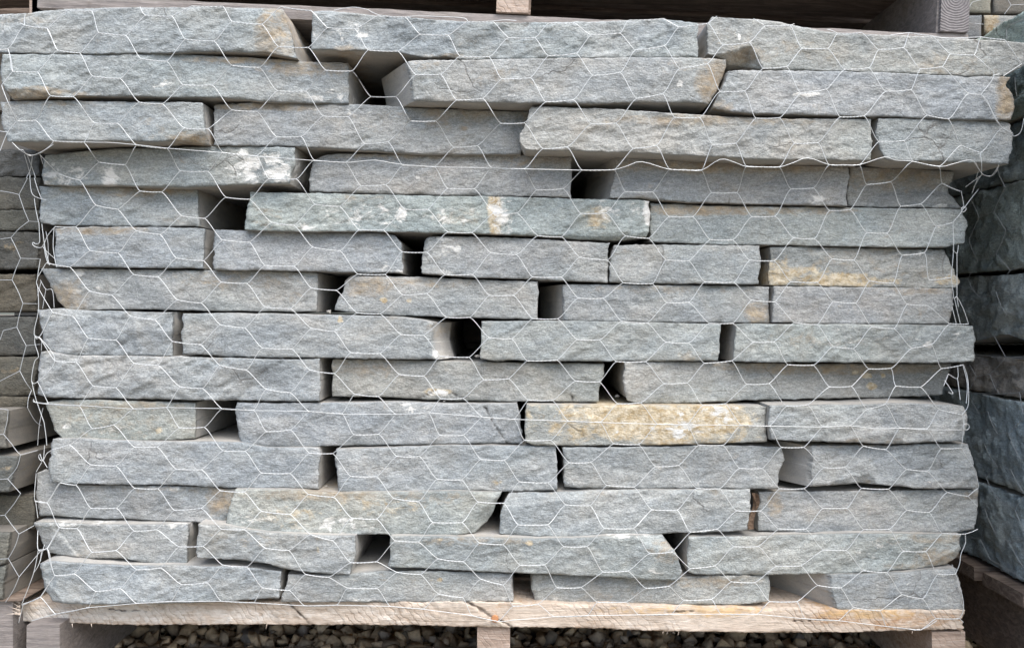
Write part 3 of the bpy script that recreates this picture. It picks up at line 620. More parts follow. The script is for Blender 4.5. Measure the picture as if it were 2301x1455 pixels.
# ------------------------------------------------------------------ pallets
def board(name, parent, mat, x0, x1, y0, y1, z0, z1, nx=None, warp=0.0012, seed=0, smat=None):
    """a sawn board with slightly uneven faces and knocked corners, in the parent's space"""
    lx, ly, lz = x1 - x0, y1 - y0, z1 - z0
    nx_ = nx or max(2, int(lx / 0.02)); ny_ = max(2, int(ly / 0.03)); nz_ = 3
    bm = bmesh.new(); bmesh.ops.create_cube(bm, size=1)
    def cutaxis(ax, n):
        for k in range(1, n):
            co = [0, 0, 0]; co[ax] = -.5 + k / n; no = [0, 0, 0]; no[ax] = 1
            bmesh.ops.bisect_plane(bm, geom=bm.verts[:] + bm.edges[:] + bm.faces[:], plane_co=co, plane_no=no)
    cutaxis(0, nx_); cutaxis(1, ny_); cutaxis(2, nz_)
    for v in bm.verts:
        q = Vector((x0 + (v.co.x + .5) * lx, y0 + (v.co.y + .5) * ly, z0 + (v.co.z + .5) * lz))
        ne = sum(abs(abs(c) - .5) < 1e-4 for c in v.co)
        if ne >= 2:
            q += Vector((-v.co.x * .002, -v.co.y, -v.co.z)).normalized() * 0 + Vector((0, -math.copysign(1, v.co.y) * .0012, -math.copysign(1, v.co.z) * .0010)) * (0.5 + mn.noise(q * 40))
        q += Vector((0, mn.noise(q * 12 + Vector((seed, 0, 0))), mn.noise(q * 12 + Vector((0, seed, 9))))) * warp
        v.co = q
    me = bpy.data.meshes.new(name); bm.to_mesh(me); bm.free(); me.materials.append(mat)
    o = bpy.data.objects.new(name, me); COL.objects.link(o); o.parent = parent
    return o

# the pallet under the stack
pal = empty("wooden_pallet", (0, 0, 0), "pale new wooden pallet under the main stack of stone, standing on gravel", "pallet")
slab("deck_board", None, (3, 3), "44,1352 120,1352 300,1351 600,1350 900,1350 1150,1353 1350,1357 1500,1362 1700,1367 1900,1370 2050,1369 2165,1369",
     "42,1395 160,1399 300,1403 500,1402 750,1402 950,1404 1100,1408 1300,1409 1500,1417 1700,1420 1900,1419 2050,1415 2165,1412",
     L="44,1375", R="2162,1390", D=.10, amp=.22, mat=M_WOOD_NEW, parent=pal, edge=1.5, seed=5.0, step=.0015,
     ck=[(1042, 1346, 1104, 1384, 3.2), (1122, 1393, 1150, 1407, 2.2), (648, 1354, 668, 1372, 2.5), (668, 1372, 694, 1398, 2.2), (1500, 1376, 1560, 1372, 1.4), (240, 1368, 330, 1372, 1.2), (1780, 1395, 1860, 1391, 1.2)],
     cut=[(1040, 1346, 1060, 1362, 1035, 1362, 0.1)],
     st=[('b', 1880, 1385, 60, 22, .9), ('b', 2050, 1390, 110, 20, .75), ('b', 1990, 1400, 60, 14, .8), ('b', 1100, 1365, 60, 12, .5), ('b', 1160, 1360, 60, 10, .6), ('b', 1320, 1400, 70, 10, .5), ('o', 1620, 1375, 130, 14, .7), ('o', 1950, 1378, 120, 12, .8), ('o', 1450, 1370, 100, 10, .6), ('w', 90, 1385, 90, 24, .9), ('w', 300, 1375, 180, 26, .8), ('w', 520, 1385, 140, 20, .7), ('w', 800, 1380, 180, 20, .5), ('w', 1480, 1398, 160, 14, .4), ('b', 1120, 1385, 25, 12, .4)])
xl_, xr_ = W(44, 0, 0)[0], W(2165, 0, 0)[0]
zb = W(0, 1404, 0)[2]; zt = W(0, 1353, 0)[2] - .003
for i, (y0, y1) in enumerate(((.118, .215), (.24, .335), (.36, .47), (.50, .60), (.63, .73), (.76, .86), (.89, .985))):
    board("deck_board", pal, M_WOOD_NEW, xl_ + .003 * (i % 3), xr_ - .004 * (i % 2), y0, y1, zb, zt, seed=i * 3.1)
for i, (pa, pb) in enumerate(((55, 130), (1072, 1146), (2096, 2171))):
    board("stringer", pal, M_WOOD_GREY if i == 0 else M_WOOD_BLOCK, W(pa, 0, 0)[0], W(pb, 0, 0)[0], .004 - .002 * (i == 2), .985, .0165, zb - (.0005 if i == 0 else .003 if i == 1 else .0085), nx=3, seed=20 + i)
for i, (y0, y1) in enumerate(((.066, .165), (.45, .55), (.88, .975))):
    board("bottom_board", pal, M_WOOD_BROWN, xl_ + .003, xr_ - .002, y0, y1, .0, .016, seed=40 + i)
# nail head in the front board and splinters at its left end
def disc(name, c, r, t, mat, parent):
    bm = bmesh.new(); bmesh.ops.create_cone(bm, cap_ends=True, segments=14, radius1=r, radius2=r * .86, depth=t)
    bmesh.ops.rotate(bm, verts=bm.verts, matrix=Matrix.Rotation(math.radians(90), 3, 'X')); bmesh.ops.translate(bm, verts=bm.verts, vec=c)
    me = bpy.data.meshes.new(name); bm.to_mesh(me); bm.free(); me.materials.append(mat)
    o = bpy.data.objects.new(name, me); COL.objects.link(o); o.parent = parent; return o
disc("nail", W(1112, 1389, -.0035), .0048, .004, M_NAIL, pal)
V = []; F = []
def spike(a_, b_, r):
    a_ = Vector(a_); b_ = Vector(b_); k = len(V); d = (b_ - a_).normalized(); s = d.orthogonal().normalized() * r; t = d.cross(s)
    V.extend([tuple(a_ + s), tuple(a_ - s * .5 + t), tuple(a_ - s * .5 - t), tuple(b_)]); F.extend([(k, k + 1, k + 3), (k + 1, k + 2, k + 3), (k + 2, k, k + 3)])
for _ in range(46):
    yy = random.uniform(0, .06); z_ = random.uniform(1352, 1385)
    spike(W(46, z_, yy), W(46 - random.uniform(6, 34), z_ + random.uniform(-14, 9), yy + random.uniform(-.01, .01)), random.uniform(.0004, .0011))
for px in (162, 205, 600, 1490, 1500, 1512, 1525, 2050, 2160):
    spike(W(px, 1400 if px < 1000 else 1417, .002), W(px + random.uniform(-3, 6), (1400 if px < 1000 else 1417) + random.uniform(6, 13), .0), .0007)
tag(mesh_obj("splinters", V, F, M_WOOD_NEW, pal), kind="stuff")

# the pallet standing on top of the stack, slightly out of level
tilt = math.atan(92 / 2112.0)
def upper_pallet(loc, label, w=1.222, tl=tilt, front_mat=M_WOOD_GREY):
    r = empty("wooden_pallet", loc, label, "pallet", None); r.rotation_euler = (0, tl, 0)
    for i, (y0, y1) in enumerate(((0, .095), (.44, .54), (.87, .965))):
        board("bottom_board", r, M_WOOD_GREY, 0, w, y0, y1, 0, .0185, seed=60 + i)
    for i, x in enumerate((.0, .602, w - .042)):
        s = board("stringer", r, M_WOOD_BROWN if i != 2 else M_WOOD_GREY, x + (.002 if i == 0 else 0), x + (.045 if i == 1 else .04), .001, .965, .019, .108, nx=3, seed=70 + i)
        c = (x + .021, -.0015, .0635)
        bm = bmesh.new(); bmesh.ops.create_cube(bm, size=1)
        for v in bm.verts: v.co = Vector((v.co.x * (.042 if i == 1 else .037), v.co.y * .006, v.co.z * .087)) 
        me = bpy.data.meshes.new("end_face"); bm.to_mesh(me); bm.free(); me.materials.append(M_ENDGRAIN if i != 1 else M_WOOD_BLOCK)
        o = bpy.data.objects.new("end_face", me); COL.objects.link(o); o.parent = s; o.location = c
    for i, (y0, y1) in enumerate(((0, .10), (.125, .22), (.24, .35), (.37, .48), (.51, .60), (.62, .73), (.75, .84), (.865, .965))):
        board("deck_board", r, M_WOOD_BROWN, 0, w, y0, y1, .1085, .128, seed=80 + i)
    return r
up = upper_pallet(W(83, 18, .035), "weathered grey pallet resting on top of the main stack, slightly out of level")
# unseen load added on the upper pallet to shade the opening below
zz = up.location.z + .13
core("stacked_stone", -.60, .64, .05, .98, zz + .002, zz + .165, .08, "unseen stone load added on the upper pallet for shade, above the picture", M_STONE)

# stone chips that fell on the ledges and in the gaps
CHIPS = ("between the two right-hand slabs of the eleventh and twelfth courses", "under the middle slab of the ninth course", "at the joint below the cream blotched slab", "in the black gap of the ninth course", "under the seventh course left of the curved brown end", "in the black hole beside the spalled cream end", "in the gap left of the wedge-ended slab", "deep in the gap left of the wedge-ended slab", "in the narrow slot of the bottom course", "in the gap of the tenth course on the left", "in the left gap of the eleventh course")
for k, (px, py, dy, sz) in enumerate(((2086, 1083, .0, .0028), (998, 901, .0, .0014), (1172, 996, .012, .0016), (1386, 889, .05, .003), (739, 700, .03, .004), (1072, 799, .03, .0035), (835, 1290, .02, .002), (860, 1292, .05, .003), (1186, 1350, .02, .0025), (505, 985, .05, .002), (732, 1092, .03, .0025))):
    bm = bmesh.new(); rr = random.Random(k + 50)
    for _ in range(9):
        v = Vector((rr.gauss(0, 1), rr.gauss(0, 1), rr.gauss(0, 1))).normalized() * rr.uniform(.7, 1.1) * sz
        bm.verts.new((v.x * 1.4, v.y, v.z * .7))
    bmesh.ops.convex_hull(bm, input=bm.verts[:]); me = bpy.data.meshes.new("stone_chip"); bm.to_mesh(me); bm.free(); me.materials.append(M_STONE)
    o = bpy.data.objects.new("stone_chip", me); COL.objects.link(o); o.location = W(px, py, dy + .012); o["tint"] = [1.1, 1.05, .95]
    tag(o, "small loose chip " + CHIPS[k], "stone chip", "loose chips on the ledges", "thing")

# dry leaf caught between two slabs
bm = bmesh.new(); vs = []
for t in range(9):
    q = t / 8; px = 1696 + 7 * math.sin(q * 5) - 6 * q; py = 1108 + 78 * q
    for s in range(4):
        ph = s / 3 * 3.6 + q * 2.0; r = .0042 * (1 + .6 * q)
        x, y, z = W(px, py, .012); vs.append(bm.verts.new((x + r * math.cos(ph), y + r * math.sin(ph), z)))
for t in range(8):
    for s in range(3): bm.faces.new((vs[t * 4 + s], vs[t * 4 + s + 1], vs[t * 4 + s + 5], vs[t * 4 + s + 4]))
bmesh.ops.solidify(bm, geom=bm.faces[:], thickness=.0006)
me = bpy.data.meshes.new("dry_leaf"); bm.to_mesh(me); bm.free(); me.materials.append(M_LEAF)
lf = bpy.data.objects.new("dry_leaf", me); COL.objects.link(lf)
tag(lf, "dry brown curled leaf caught upright in the slot between two slabs", "leaf")

# ------------------------------------------------------------------ neighbouring stacks
# left: fronts and right-hand sides, standing on their own pallet
LN = [ # right end x at top, at bottom, top y, bottom y, phrase
    (86, 88, 336, 396, "topmost slab in view", NE), (90, 88, 398, 470, "second slab down, with bedding lines", (.9, .86, .78)), (88, 90, 471, 517, "third slab down, thin", (.92, .88, .8)),
    (88, 84, 521, 603, "fourth slab down, with a cream fleck", (.8, .78, .75)), (80, 82, 616, 700, "brown slab below the dark joint", (.8, .7, .58)),
    (82, 82, 712, 797, "dark slab halfway up", (.74, .74, .72)), (84, 80, 801, 888, "tan slab with a cream patch", (.85, .8, .7)), (66, 60, 891, 917, "thin brown slab", (.8, .72, .6)),
    (18, 12, 922, 1008, "pale slab with a dark side", (1.0, .98, .94)), (42, 20, 1024, 1105, "grey slab with a white fleck", (.95, .98, .98)),
    (78, 74, 1112, 1188, "tan slab with wavy streaks", (.95, .9, .8)), (22, 14, 1196, 1268, "light slab with a rough right edge", (.95, .95, .9)), (14, 5, 1270, 1347, "pale blue slab at the bottom", (.98, 1.02, 1.0))]
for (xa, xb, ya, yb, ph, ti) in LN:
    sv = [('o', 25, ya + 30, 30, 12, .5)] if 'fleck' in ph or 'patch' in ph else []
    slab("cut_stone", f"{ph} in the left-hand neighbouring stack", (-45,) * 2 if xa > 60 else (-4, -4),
         f"-330,{ya - 2} -150,{ya + 2} -20,{ya - 1} {xa},{ya}", f"-330,{yb + 2} -150,{yb - 1} -20,{yb + 2} {xb},{yb - 1}", tint=tuple(q * (.72 if xa > 60 else .78) for q in ti), D=.55, st=sv,  # tint lowered further to paint in the shade on this stack
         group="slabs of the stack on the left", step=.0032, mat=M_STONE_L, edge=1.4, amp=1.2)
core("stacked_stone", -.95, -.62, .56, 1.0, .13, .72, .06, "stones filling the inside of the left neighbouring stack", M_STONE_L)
lp = empty("wooden_pallet", (W(-1000, 0, 0)[0], .004, .0), "dark weathered pallet under the neighbouring stack on the left", "pallet")
wL = W(36, 0, 0)[0] - lp.location.x
for i, (y0, y1) in enumerate(((0, .10), (.14, .24), (.30, .40), (.45, .55), (.6, .7), (.75, .85), (.9, .98))):
    board("deck_board", lp, M_WOOD_BROWN, 0, wL + .004, y0, y1, CAMZ - 692 * K + .022, CAMZ - 652 * K, seed=100 + i)
for i, x in enumerate((0, .28, wL - .045)):
    board("stringer", lp, M_WOOD_GREY, x, x + .035, .006, .975, .0165, CAMZ - 692 * K + .0215, nx=3, seed=120 + i)
for i, (y0, y1) in enumerate(((.0, .1), (.45, .55))):
    board("bottom_board", lp, M_WOOD_BROWN, 0, wL, y0, y1, 0, .016, seed=130 + i)
upper_pallet((-1.246, .06, .835), "brown pallet on top of the left neighbouring stack, seen in the upper left corner", 1.19 - .545 + .0, 0.0)
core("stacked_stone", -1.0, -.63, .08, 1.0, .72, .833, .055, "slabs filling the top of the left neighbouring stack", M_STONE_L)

# right: the long side face of a stack that reaches past us, seen edge-on along its left side
XR = 0.676
def plane_right(px, py, d, w1, w2):
    """px, py are centimetre-like plan measures here: px along the stack (towards the camera), py height"""
    return (XR + d + w1, -px * K, py * -K + w2)
RN = [ # z low, z high (m), phrase
    (.838, .905, "green-grey slab at the very top", (.9, 1.05, 1.0)), (.765, .832, "dark slab third from the top", (.8, .95, .95)), (.682, .758, "dark slab with a rounded upper edge", (.7, .8, .85)),
    (.562, .678, "thick charcoal slab above the straight joint", (.85, .95, .95)), (.452, .555, "thick slab with a hollowed lower edge", (.95, 1.0, 1.0)), (.388, .440, "brown-black slab under the black hollow", (.8, .72, .68)),
    (.262, .385, "big smooth blue slab", (1.0, 1.12, 1.2)), (.143, .256, "lowest blue slab", (1.0, 1.12, 1.2))]
def slab_side(label, z0, z1, ti, bulge):
    # px axis: -y/K ; py axis: -z/K
    a_, b_ = -0.70 / K, 0.20 / K
    n = 9
    T = " ".join(f"{a_ + (b_ - a_) * i / n:.1f},{-(z1 + .004 * mn.noise((i * .8, z1 * 30, 2))) / K:.1f}" for i in range(n + 1))
    B = " ".join(f"{a_ + (b_ - a_) * i / n:.1f},{-(z0 + (.0 if bulge == 0 else bulge * math.exp(-((i / n - .66) / .09) ** 2)) + .002 * mn.noise((i * .8, z0 * 30, 7))) / K:.1f}" for i in range(n + 1))
    o = slab("cut_stone", f"{label} in the dark neighbouring stack at the right edge", 0, T, B, tint=ti, D=.42, group="slabs of the dark stack on the right",
             step=.0045, mat=M_STONE_D, edge=2.2, amp=1.9, plane=plane_right)
    return o
for i, (z0, z1, ph, ti) in enumerate(RN):
    slab_side(ph, z0, z1, ti, .022 if 'hollowed' in ph else 0)
core("stacked_stone", XR + .43, XR + .75, -.2, .7, .143, .88, .1, "stones filling the inside of the right neighbouring stack", M_STONE_D)
rp = empty("wooden_pallet", (XR - .012, -.22, 0), "dark pallet under the right-hand neighbouring stack", "pallet")
board("stringer", rp, M_WOOD_BROWN, .02, .06, 0, .96, .0165, .118, nx=3, seed=200)
board("stringer", rp, M_WOOD_BROWN, .60, .64, 0, .96, .0165, .118, nx=3, seed=201)
for i in range(8): board("deck_board", rp, M_WOOD_BROWN, 0, .66, i * .122, i * .122 + .10, .1185, .138, seed=210 + i)
board("bottom_board", rp, M_WOOD_BROWN, 0, .66, 0, .1, 0, .016, seed=230); board("bottom_board", rp, M_WOOD_BROWN, 0, .66, .8, .9, 0, .016, seed=231)

# far stack seen through the gap at the upper right
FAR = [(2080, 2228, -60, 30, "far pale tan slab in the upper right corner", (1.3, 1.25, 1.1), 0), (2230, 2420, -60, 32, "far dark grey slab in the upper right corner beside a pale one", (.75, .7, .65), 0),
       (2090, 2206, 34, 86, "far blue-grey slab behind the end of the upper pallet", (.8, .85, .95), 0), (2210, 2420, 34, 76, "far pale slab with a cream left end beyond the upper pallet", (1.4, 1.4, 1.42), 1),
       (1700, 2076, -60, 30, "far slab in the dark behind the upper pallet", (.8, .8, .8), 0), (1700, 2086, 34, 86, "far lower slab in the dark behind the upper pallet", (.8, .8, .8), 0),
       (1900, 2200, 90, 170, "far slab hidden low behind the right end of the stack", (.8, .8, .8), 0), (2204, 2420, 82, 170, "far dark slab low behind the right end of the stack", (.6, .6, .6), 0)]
YF = 1.35
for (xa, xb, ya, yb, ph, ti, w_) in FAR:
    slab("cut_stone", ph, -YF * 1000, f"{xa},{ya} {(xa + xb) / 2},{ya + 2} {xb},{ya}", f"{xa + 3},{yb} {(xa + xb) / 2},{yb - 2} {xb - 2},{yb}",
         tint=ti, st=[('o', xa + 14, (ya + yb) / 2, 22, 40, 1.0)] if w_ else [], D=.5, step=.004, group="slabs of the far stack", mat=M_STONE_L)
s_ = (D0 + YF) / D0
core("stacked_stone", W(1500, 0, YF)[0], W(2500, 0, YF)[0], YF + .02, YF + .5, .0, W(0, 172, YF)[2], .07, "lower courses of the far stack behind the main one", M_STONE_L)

# ------------------------------------------------------------------ ground and gravel
nG = 60
gx = np.concatenate([[-150, -60, -20, -8, -4], np.linspace(-2, 2, nG), [4, 8, 20, 60, 150]]); gy = gx
XX, YY = np.meshgrid(gx, gy); ZZ = np.array([[0.006 * mn.noise((x * 3, y * 3, 0)) - .012 for x in gx] for y in gy])
V = np.stack([XX.ravel(), YY.ravel(), ZZ.ravel()], 1); n_ = len(gx)
F = np.array([(j * n_ + i, j * n_ + i + 1, (j + 1) * n_ + i + 1, (j + 1) * n_ + i) for j in range(n_ - 1) for i in range(n_ - 1)])
tag(mesh_obj("ground", V, F, M_GROUND, origin=np.zeros(3), smooth=True), kind="structure")
protos = []
for k in range(14):
    bm = bmesh.new(); rr = random.Random(k)
    for _ in range(10):
        v = Vector((rr.gauss(0, 1), rr.gauss(0, 1), rr.gauss(0, 1))).normalized() * rr.uniform(.7, 1.15)
        bm.verts.new((v.x * 1.15, v.y * .9, v.z * .72))
    r = bmesh.ops.convex_hull(bm, input=bm.verts[:])
    bmesh.ops.delete(bm, geom=[g for g in r["geom_interior"] if isinstance(g, bmesh.types.BMVert)], context='VERTS')
    bmesh.ops.triangulate(bm, faces=bm.faces[:]); bm.verts.index_update()
    protos.append((np.array([v.co[:] for v in bm.verts]), np.array([[v.index for v in f.verts] for f in bm.faces]))); bm.free()
VV = []; FF = []; off = 0
def rotm(a, b, c):
    return np.array(Euler((a, b, c)).to_matrix())
def lay(x0, x1, y0, y1, sp, layer, rlo, rhi):
    global off
    for x in np.arange(x0, x1, sp):
        for y in np.arange(y0, y1, sp):
            pv, pf = protos[RNG.integers(14)]
            r = RNG.uniform(rlo, rhi)
            q = pv @ rotm(RNG.normal(0, .5), RNG.normal(0, .5), RNG.uniform(0, 6.28)).T * r
            q = q + [x + RNG.normal(0, sp * .3), y + RNG.normal(0, sp * .3), -.008 + layer + RNG.uniform(0, .006)]
            VV.append(q); FF.append(pf + off); off += len(q)
lay(-.9, 1.0, -.9, 1.5, .021, .0, .006, .018)
lay(-.64, .70, .17, .60, .026, .012, .007, .021)
lay(-.9, -.0, .10, .60, .05, .016, .010, .018)
tag(mesh_obj("gravel", np.concatenate(VV), np.concatenate(FF), M_GRAVEL, origin=np.zeros(3)), kind="stuff")
# ------------------------------------------------------------------ wire netting
# twists measured on the photo in eight enlarged views (scale 2.876): (view x0, y0), then x1,y1,x2,y2
Z = 2.876
TW = {
(0, 0): "160,165,302,182 437,68,592,72 638,212,812,230 940,100,1110,105 1197,255,1382,266 1500,142,1692,158 1800,303,1992,308 1240,40,1440,42 1815,45,2010,70 -30,322,50,315 372,325,515,343 82,462,240,465 910,380,1078,397 597,493,775,508 1497,423,1677,437 1183,550,1370,550 2105,455,2275,460 327,620,473,625 1792,588,1975,590 900,662,1048,672 110,780,228,777 1498,712,1660,720 612,796,757,797 1192,830,1345,833 2088,752,2250,755 1787,885,1945,882 345,912,540,920 883,938,1080,960 1440,985,1655,1008 2030,1035,2232,1050 640,1048,808,1065 378,1122,515,1165 1165,1105,1343,1108 1738,1155,1915,1157",
(0, 300): "905,372,1045,378 1460,412,1612,425 620,463,760,490 1175,532,1322,548 2035,457,2195,472 355,602,490,602 1755,575,1900,593 880,628,1035,652 1437,688,1612,702 583,757,762,772 2022,735,2197,757 1140,805,1315,822 300,835,450,862 1712,852,1900,857 865,912,1020,925 1430,960,1595,968 580,1018,720,1043 2012,998,2172,1012 1147,1075,1300,1095 340,1155,467,1177 1715,1122,1875,1130 845,1180,1000,1203",
(750, 0): "-40,180,135,187 297,100,460,112 222,325,415,332 558,223,738,228 865,140,1023,138 815,365,1003,368 1130,245,1298,245 530,483,690,482 1392,150,1557,152 1385,362,1568,347 240,625,400,625 1085,512,1272,503 1660,228,1848,215 1907,132,2130,122 1675,490,1850,470 1950,325,2135,298 793,648,962,637 1370,660,1548,645 498,782,658,783 1957,637,2125,607 1080,798,1230,795 200,930,350,917 1665,802,1822,797 775,953,928,942 1352,962,1508,950 1935,960,2085,942 448,1070,650,1077 1020,1085,1230,1092 1605,1100,1812,1097 175,1200,335,1195",
(750, 300): "735,355,908,357 1310,365,1483,357 1885,375,2060,378 460,490,607,490 1035,512,1185,515 1597,517,1762,513 165,622,318,622 738,637,892,640 1320,660,1472,668 1885,662,2035,677 443,765,600,767 1015,770,1180,783 1590,800,1768,817 155,908,330,910 720,912,895,910 1285,927,1468,927 1872,965,2060,970 445,1042,600,1033 1005,1045,1160,1045 1580,1063,1740,1065 150,1158,300,1165 727,1187,880,1187 1285,1195,1445,1197",
(1500, 300): "10,537,162,537 285,382,447,382 510,212,722,217 1045,203,1240,203 797,358,943,352 1585,180,1755,213 1287,330,1442,312 545,538,695,535 1047,498,1180,492 275,685,420,687 1508,470,1637,455 1775,322,1890,373 815,675,948,680 1287,640,1417,645 -10,815,137,822 1737,600,1840,575 530,818,688,822 1065,810,1203,818 240,958,428,962 1517,787,1660,770 797,957,967,962 1305,952,1457,968 -5,1093,137,1090 1692,947,1830,930 543,1077,690,1087 1070,1085,1215,1097 1550,1103,1680,1112",
(1500, 0): "75,175,262,152 632,170,790,165 360,293,528,275 1100,217,1255,212 1563,212,1705,232 868,315,1035,315 78,443,257,413 1365,322,1525,310 2025,240,2180,258 1828,350,1982,357 618,443,770,432 1145,450,1302,440 340,592,497,590 1632,447,1775,433 860,603,1025,578 1408,592,1573,582 1945,605,2025,612 45,760,208,760 570,765,725,762 1115,757,1270,750 1677,745,1815,770 290,935,440,927 820,928,973,922 1365,915,1528,910 2165,828,2230,860 1897,940,2020,988 15,1095,220,1100",
(0, 680): "572,228,748,240 845,88,1000,112 1425,142,1580,162 2012,165,2160,185 1115,250,1295,270 225,212,250,222 1695,292,1885,298 358,375,490,383 868,392,1022,403 1423,405,1590,433 603,537,748,548 2003,435,2160,457 1163,542,1308,553 1720,558,1875,580 318,655,510,665 865,685,1075,678 1437,685,1638,693 2000,703,2210,715 597,812,733,788 1160,807,1320,803 1722,832,1877,820 335,948,447,917 870,932,1015,930 1440,955,1583,958 585,1045,748,1052 2000,970,2150,973 1137,1073,1303,1077 1690,1098,1873,1102 870,1197,1020,1200",
(750, 680): "725,95,880,93 435,205,580,210 1005,225,1150,233 1573,237,1715,241 110,322,297,328 690,345,875,352 1250,375,1442,370 425,463,580,473 970,497,1130,490 1562,505,1715,510 135,590,287,605 693,620,835,617 1257,628,1413,630 403,722,613,712 960,737,1165,752 1517,765,1720,770 130,852,290,848 685,855,838,855 1233,888,1402,887 408,992,553,992 950,1010,1100,1018 1523,1033,1660,1030 110,1120,275,1122 668,1138,825,1143 1200,1155,1382,1162 1825,380,2015,380 1860,120,2025,130 1835,652,1983,645 1808,910,1970,915",
(1500, 680): "270,132,420,133 820,127,967,143 1320,155,1463,167 1825,135,1943,138 -10,255,137,260 555,255,688,252 1072,282,1200,297 1580,293,1705,270 237,390,415,375 778,400,942,403 1300,427,1443,423 1770,425,1912,400 -20,522,127,518 512,527,655,522 1047,543,1188,540 1475,537,1635,545 228,662,372,652 768,668,905,658 1290,687,1407,655 1757,690,1900,722 -65,782,125,785 475,790,658,795 1003,800,1180,793 1500,808,1675,813 200,918,358,920 735,933,880,933 1265,925,1410,948 1770,942,1895,937 -77,1058,72,1050 465,1068,610,1070 1012,1065,1145,1063 1545,1075,1678,1087 187,1197,335,1200 725,1200,880,1200 1253,1197,1427,1203",
(0, 1035): "390,140,490,155 875,178,1020,183 230,258,303,270 1425,192,1578,200 1993,215,2155,233 588,305,752,303 1127,318,1300,305 1690,325,1873,345 383,430,497,435 867,452,1010,443 1433,440,1577,443 2008,475,2150,515 595,588,748,577 1157,553,1310,550 1715,562,1865,577 247,575,303,565 885,702,1037,690 1440,672,1593,683 357,740,478,728 1975,732,2122,750 620,842,775,822 1173,798,1338,785 1695,818,1868,835 150,922,260,880",
(750, 1035): "108,98,275,103 670,118,825,123 388,242,547,262 933,265,1098,272 1500,283,1657,288 115,368,277,375 640,397,828,397 1192,412,1380,412 1748,435,1937,437 1762,157,1940,168 2055,315,2218,317 397,515,545,522 943,530,1093,540 1487,553,1635,553 110,657,275,650 675,632,835,650 1205,673,1360,670 2040,598,2185,587 410,718,560,732 1740,717,1900,710 950,763,1093,800 1443,818,1597,817 90,820,280,822 2017,822,2165,808 675,858,833,882 1705,912,1890,910 1160,937,1320,925",
(1500, 1035): "1808,203,1943,228 445,322,600,322 1005,305,1160,305 1548,318,1690,332 148,460,320,440 718,438,893,440 1268,442,1433,440 1775,467,1918,472 430,553,587,552 1005,575,1152,577 1525,582,1667,585 150,695,303,677 705,678,862,677 1265,708,1415,720 1745,733,1860,730 413,780,563,785 970,803,1118,820 1515,863,1648,890 105,900,283,893 660,907,835,908 1205,947,1372,967 1737,1017,1885,1017",
}
# where the bottom wires leave the lowest twists: ends on the hem wire
HEM = [(880, 918, 1105, 905, 0), (1430, 905, 1640, 915, 0), (1970, 935, 2175, 930, 0), (360, 988, 572, 945, 0),
       (365, 938, 580, 955, 750), (893, 998, 1060, 1035, 750), (1425, 1005, 1635, 998, 750), (1970, 993, 2180, 990, 750),
       (345, 988, 580, 988, 1500), (890, 1018, 1100, 1030, 1500), (1415, 1068, 1635, 1090, 1500)]
tw = []
for (ox, oy), s in TW.items():
    for t in s.split():
        a_ = [float(q) / Z for q in t.split(",")]
        c = (a_[0] + ox, a_[1] + oy, a_[2] + ox, a_[3] + oy)
        if all(math.hypot((c[0] + c[2] - d[0] - d[2]) / 2, (c[1] + c[3] - d[1] - d[3]) / 2) > 20 for d in tw): tw.append(c)
hem = [(h[0] / Z + h[4], h[1] / Z + 1035, h[2] / Z + h[4], h[3] / Z + 1035) for h in HEM]
for c in hem:
    if all(math.hypot((c[0] + c[2] - d[0] - d[2]) / 2, (c[1] + c[3] - d[1] - d[3]) / 2) > 20 for d in tw): tw.append(c)

# how far the slabs stand out, so the netting lies on them
GS = 20; gw, gh = 118, 76
gp = np.full((gh, gw), -3.0)
for (xl, xr, yt, yb, p) in FRONTS:
    for j in range(gh):
        py = j * GS - 20
        if py < yt - 26 or py > yb + 26: continue
        for i in range(gw):
            px = i * GS - 20
            if xl - 30 <= px <= xr + 30:
                q = p[0] + (p[1] - p[0]) * min(1, max(0, (px - xl) / (xr - xl)))
                gp[j, i] = max(gp[j, i], q)
for j in range(gh):
    if 1345 < j * GS - 20: gp[j] = np.maximum(gp[j], 4)
sm = gp.copy()
for _ in range(3):
    q = np.pad(sm, 1, mode='edge')
    sm = (q[:-2, 1:-1] + q[2:, 1:-1] + q[1:-1, :-2] + q[1:-1, 2:] + 2 * q[1:-1, 1:-1]) / 6
    sm = np.maximum(sm, gp)
def net_y(px, py):
    fx = min(gw - 1.001, max(0, (px + 20) / GS)); fy = min(gh - 1.001, max(0, (py + 20) / GS))
    i, j = int(fx), int(fy); a_, b_ = fx - i, fy - j
    v = (sm[j, i] * (1 - a_) + sm[j, i + 1] * a_) * (1 - b_) + (sm[j + 1, i] * (1 - a_) + sm[j + 1, i + 1] * a_) * b_
    return -(v + 3.2) * 1e-3

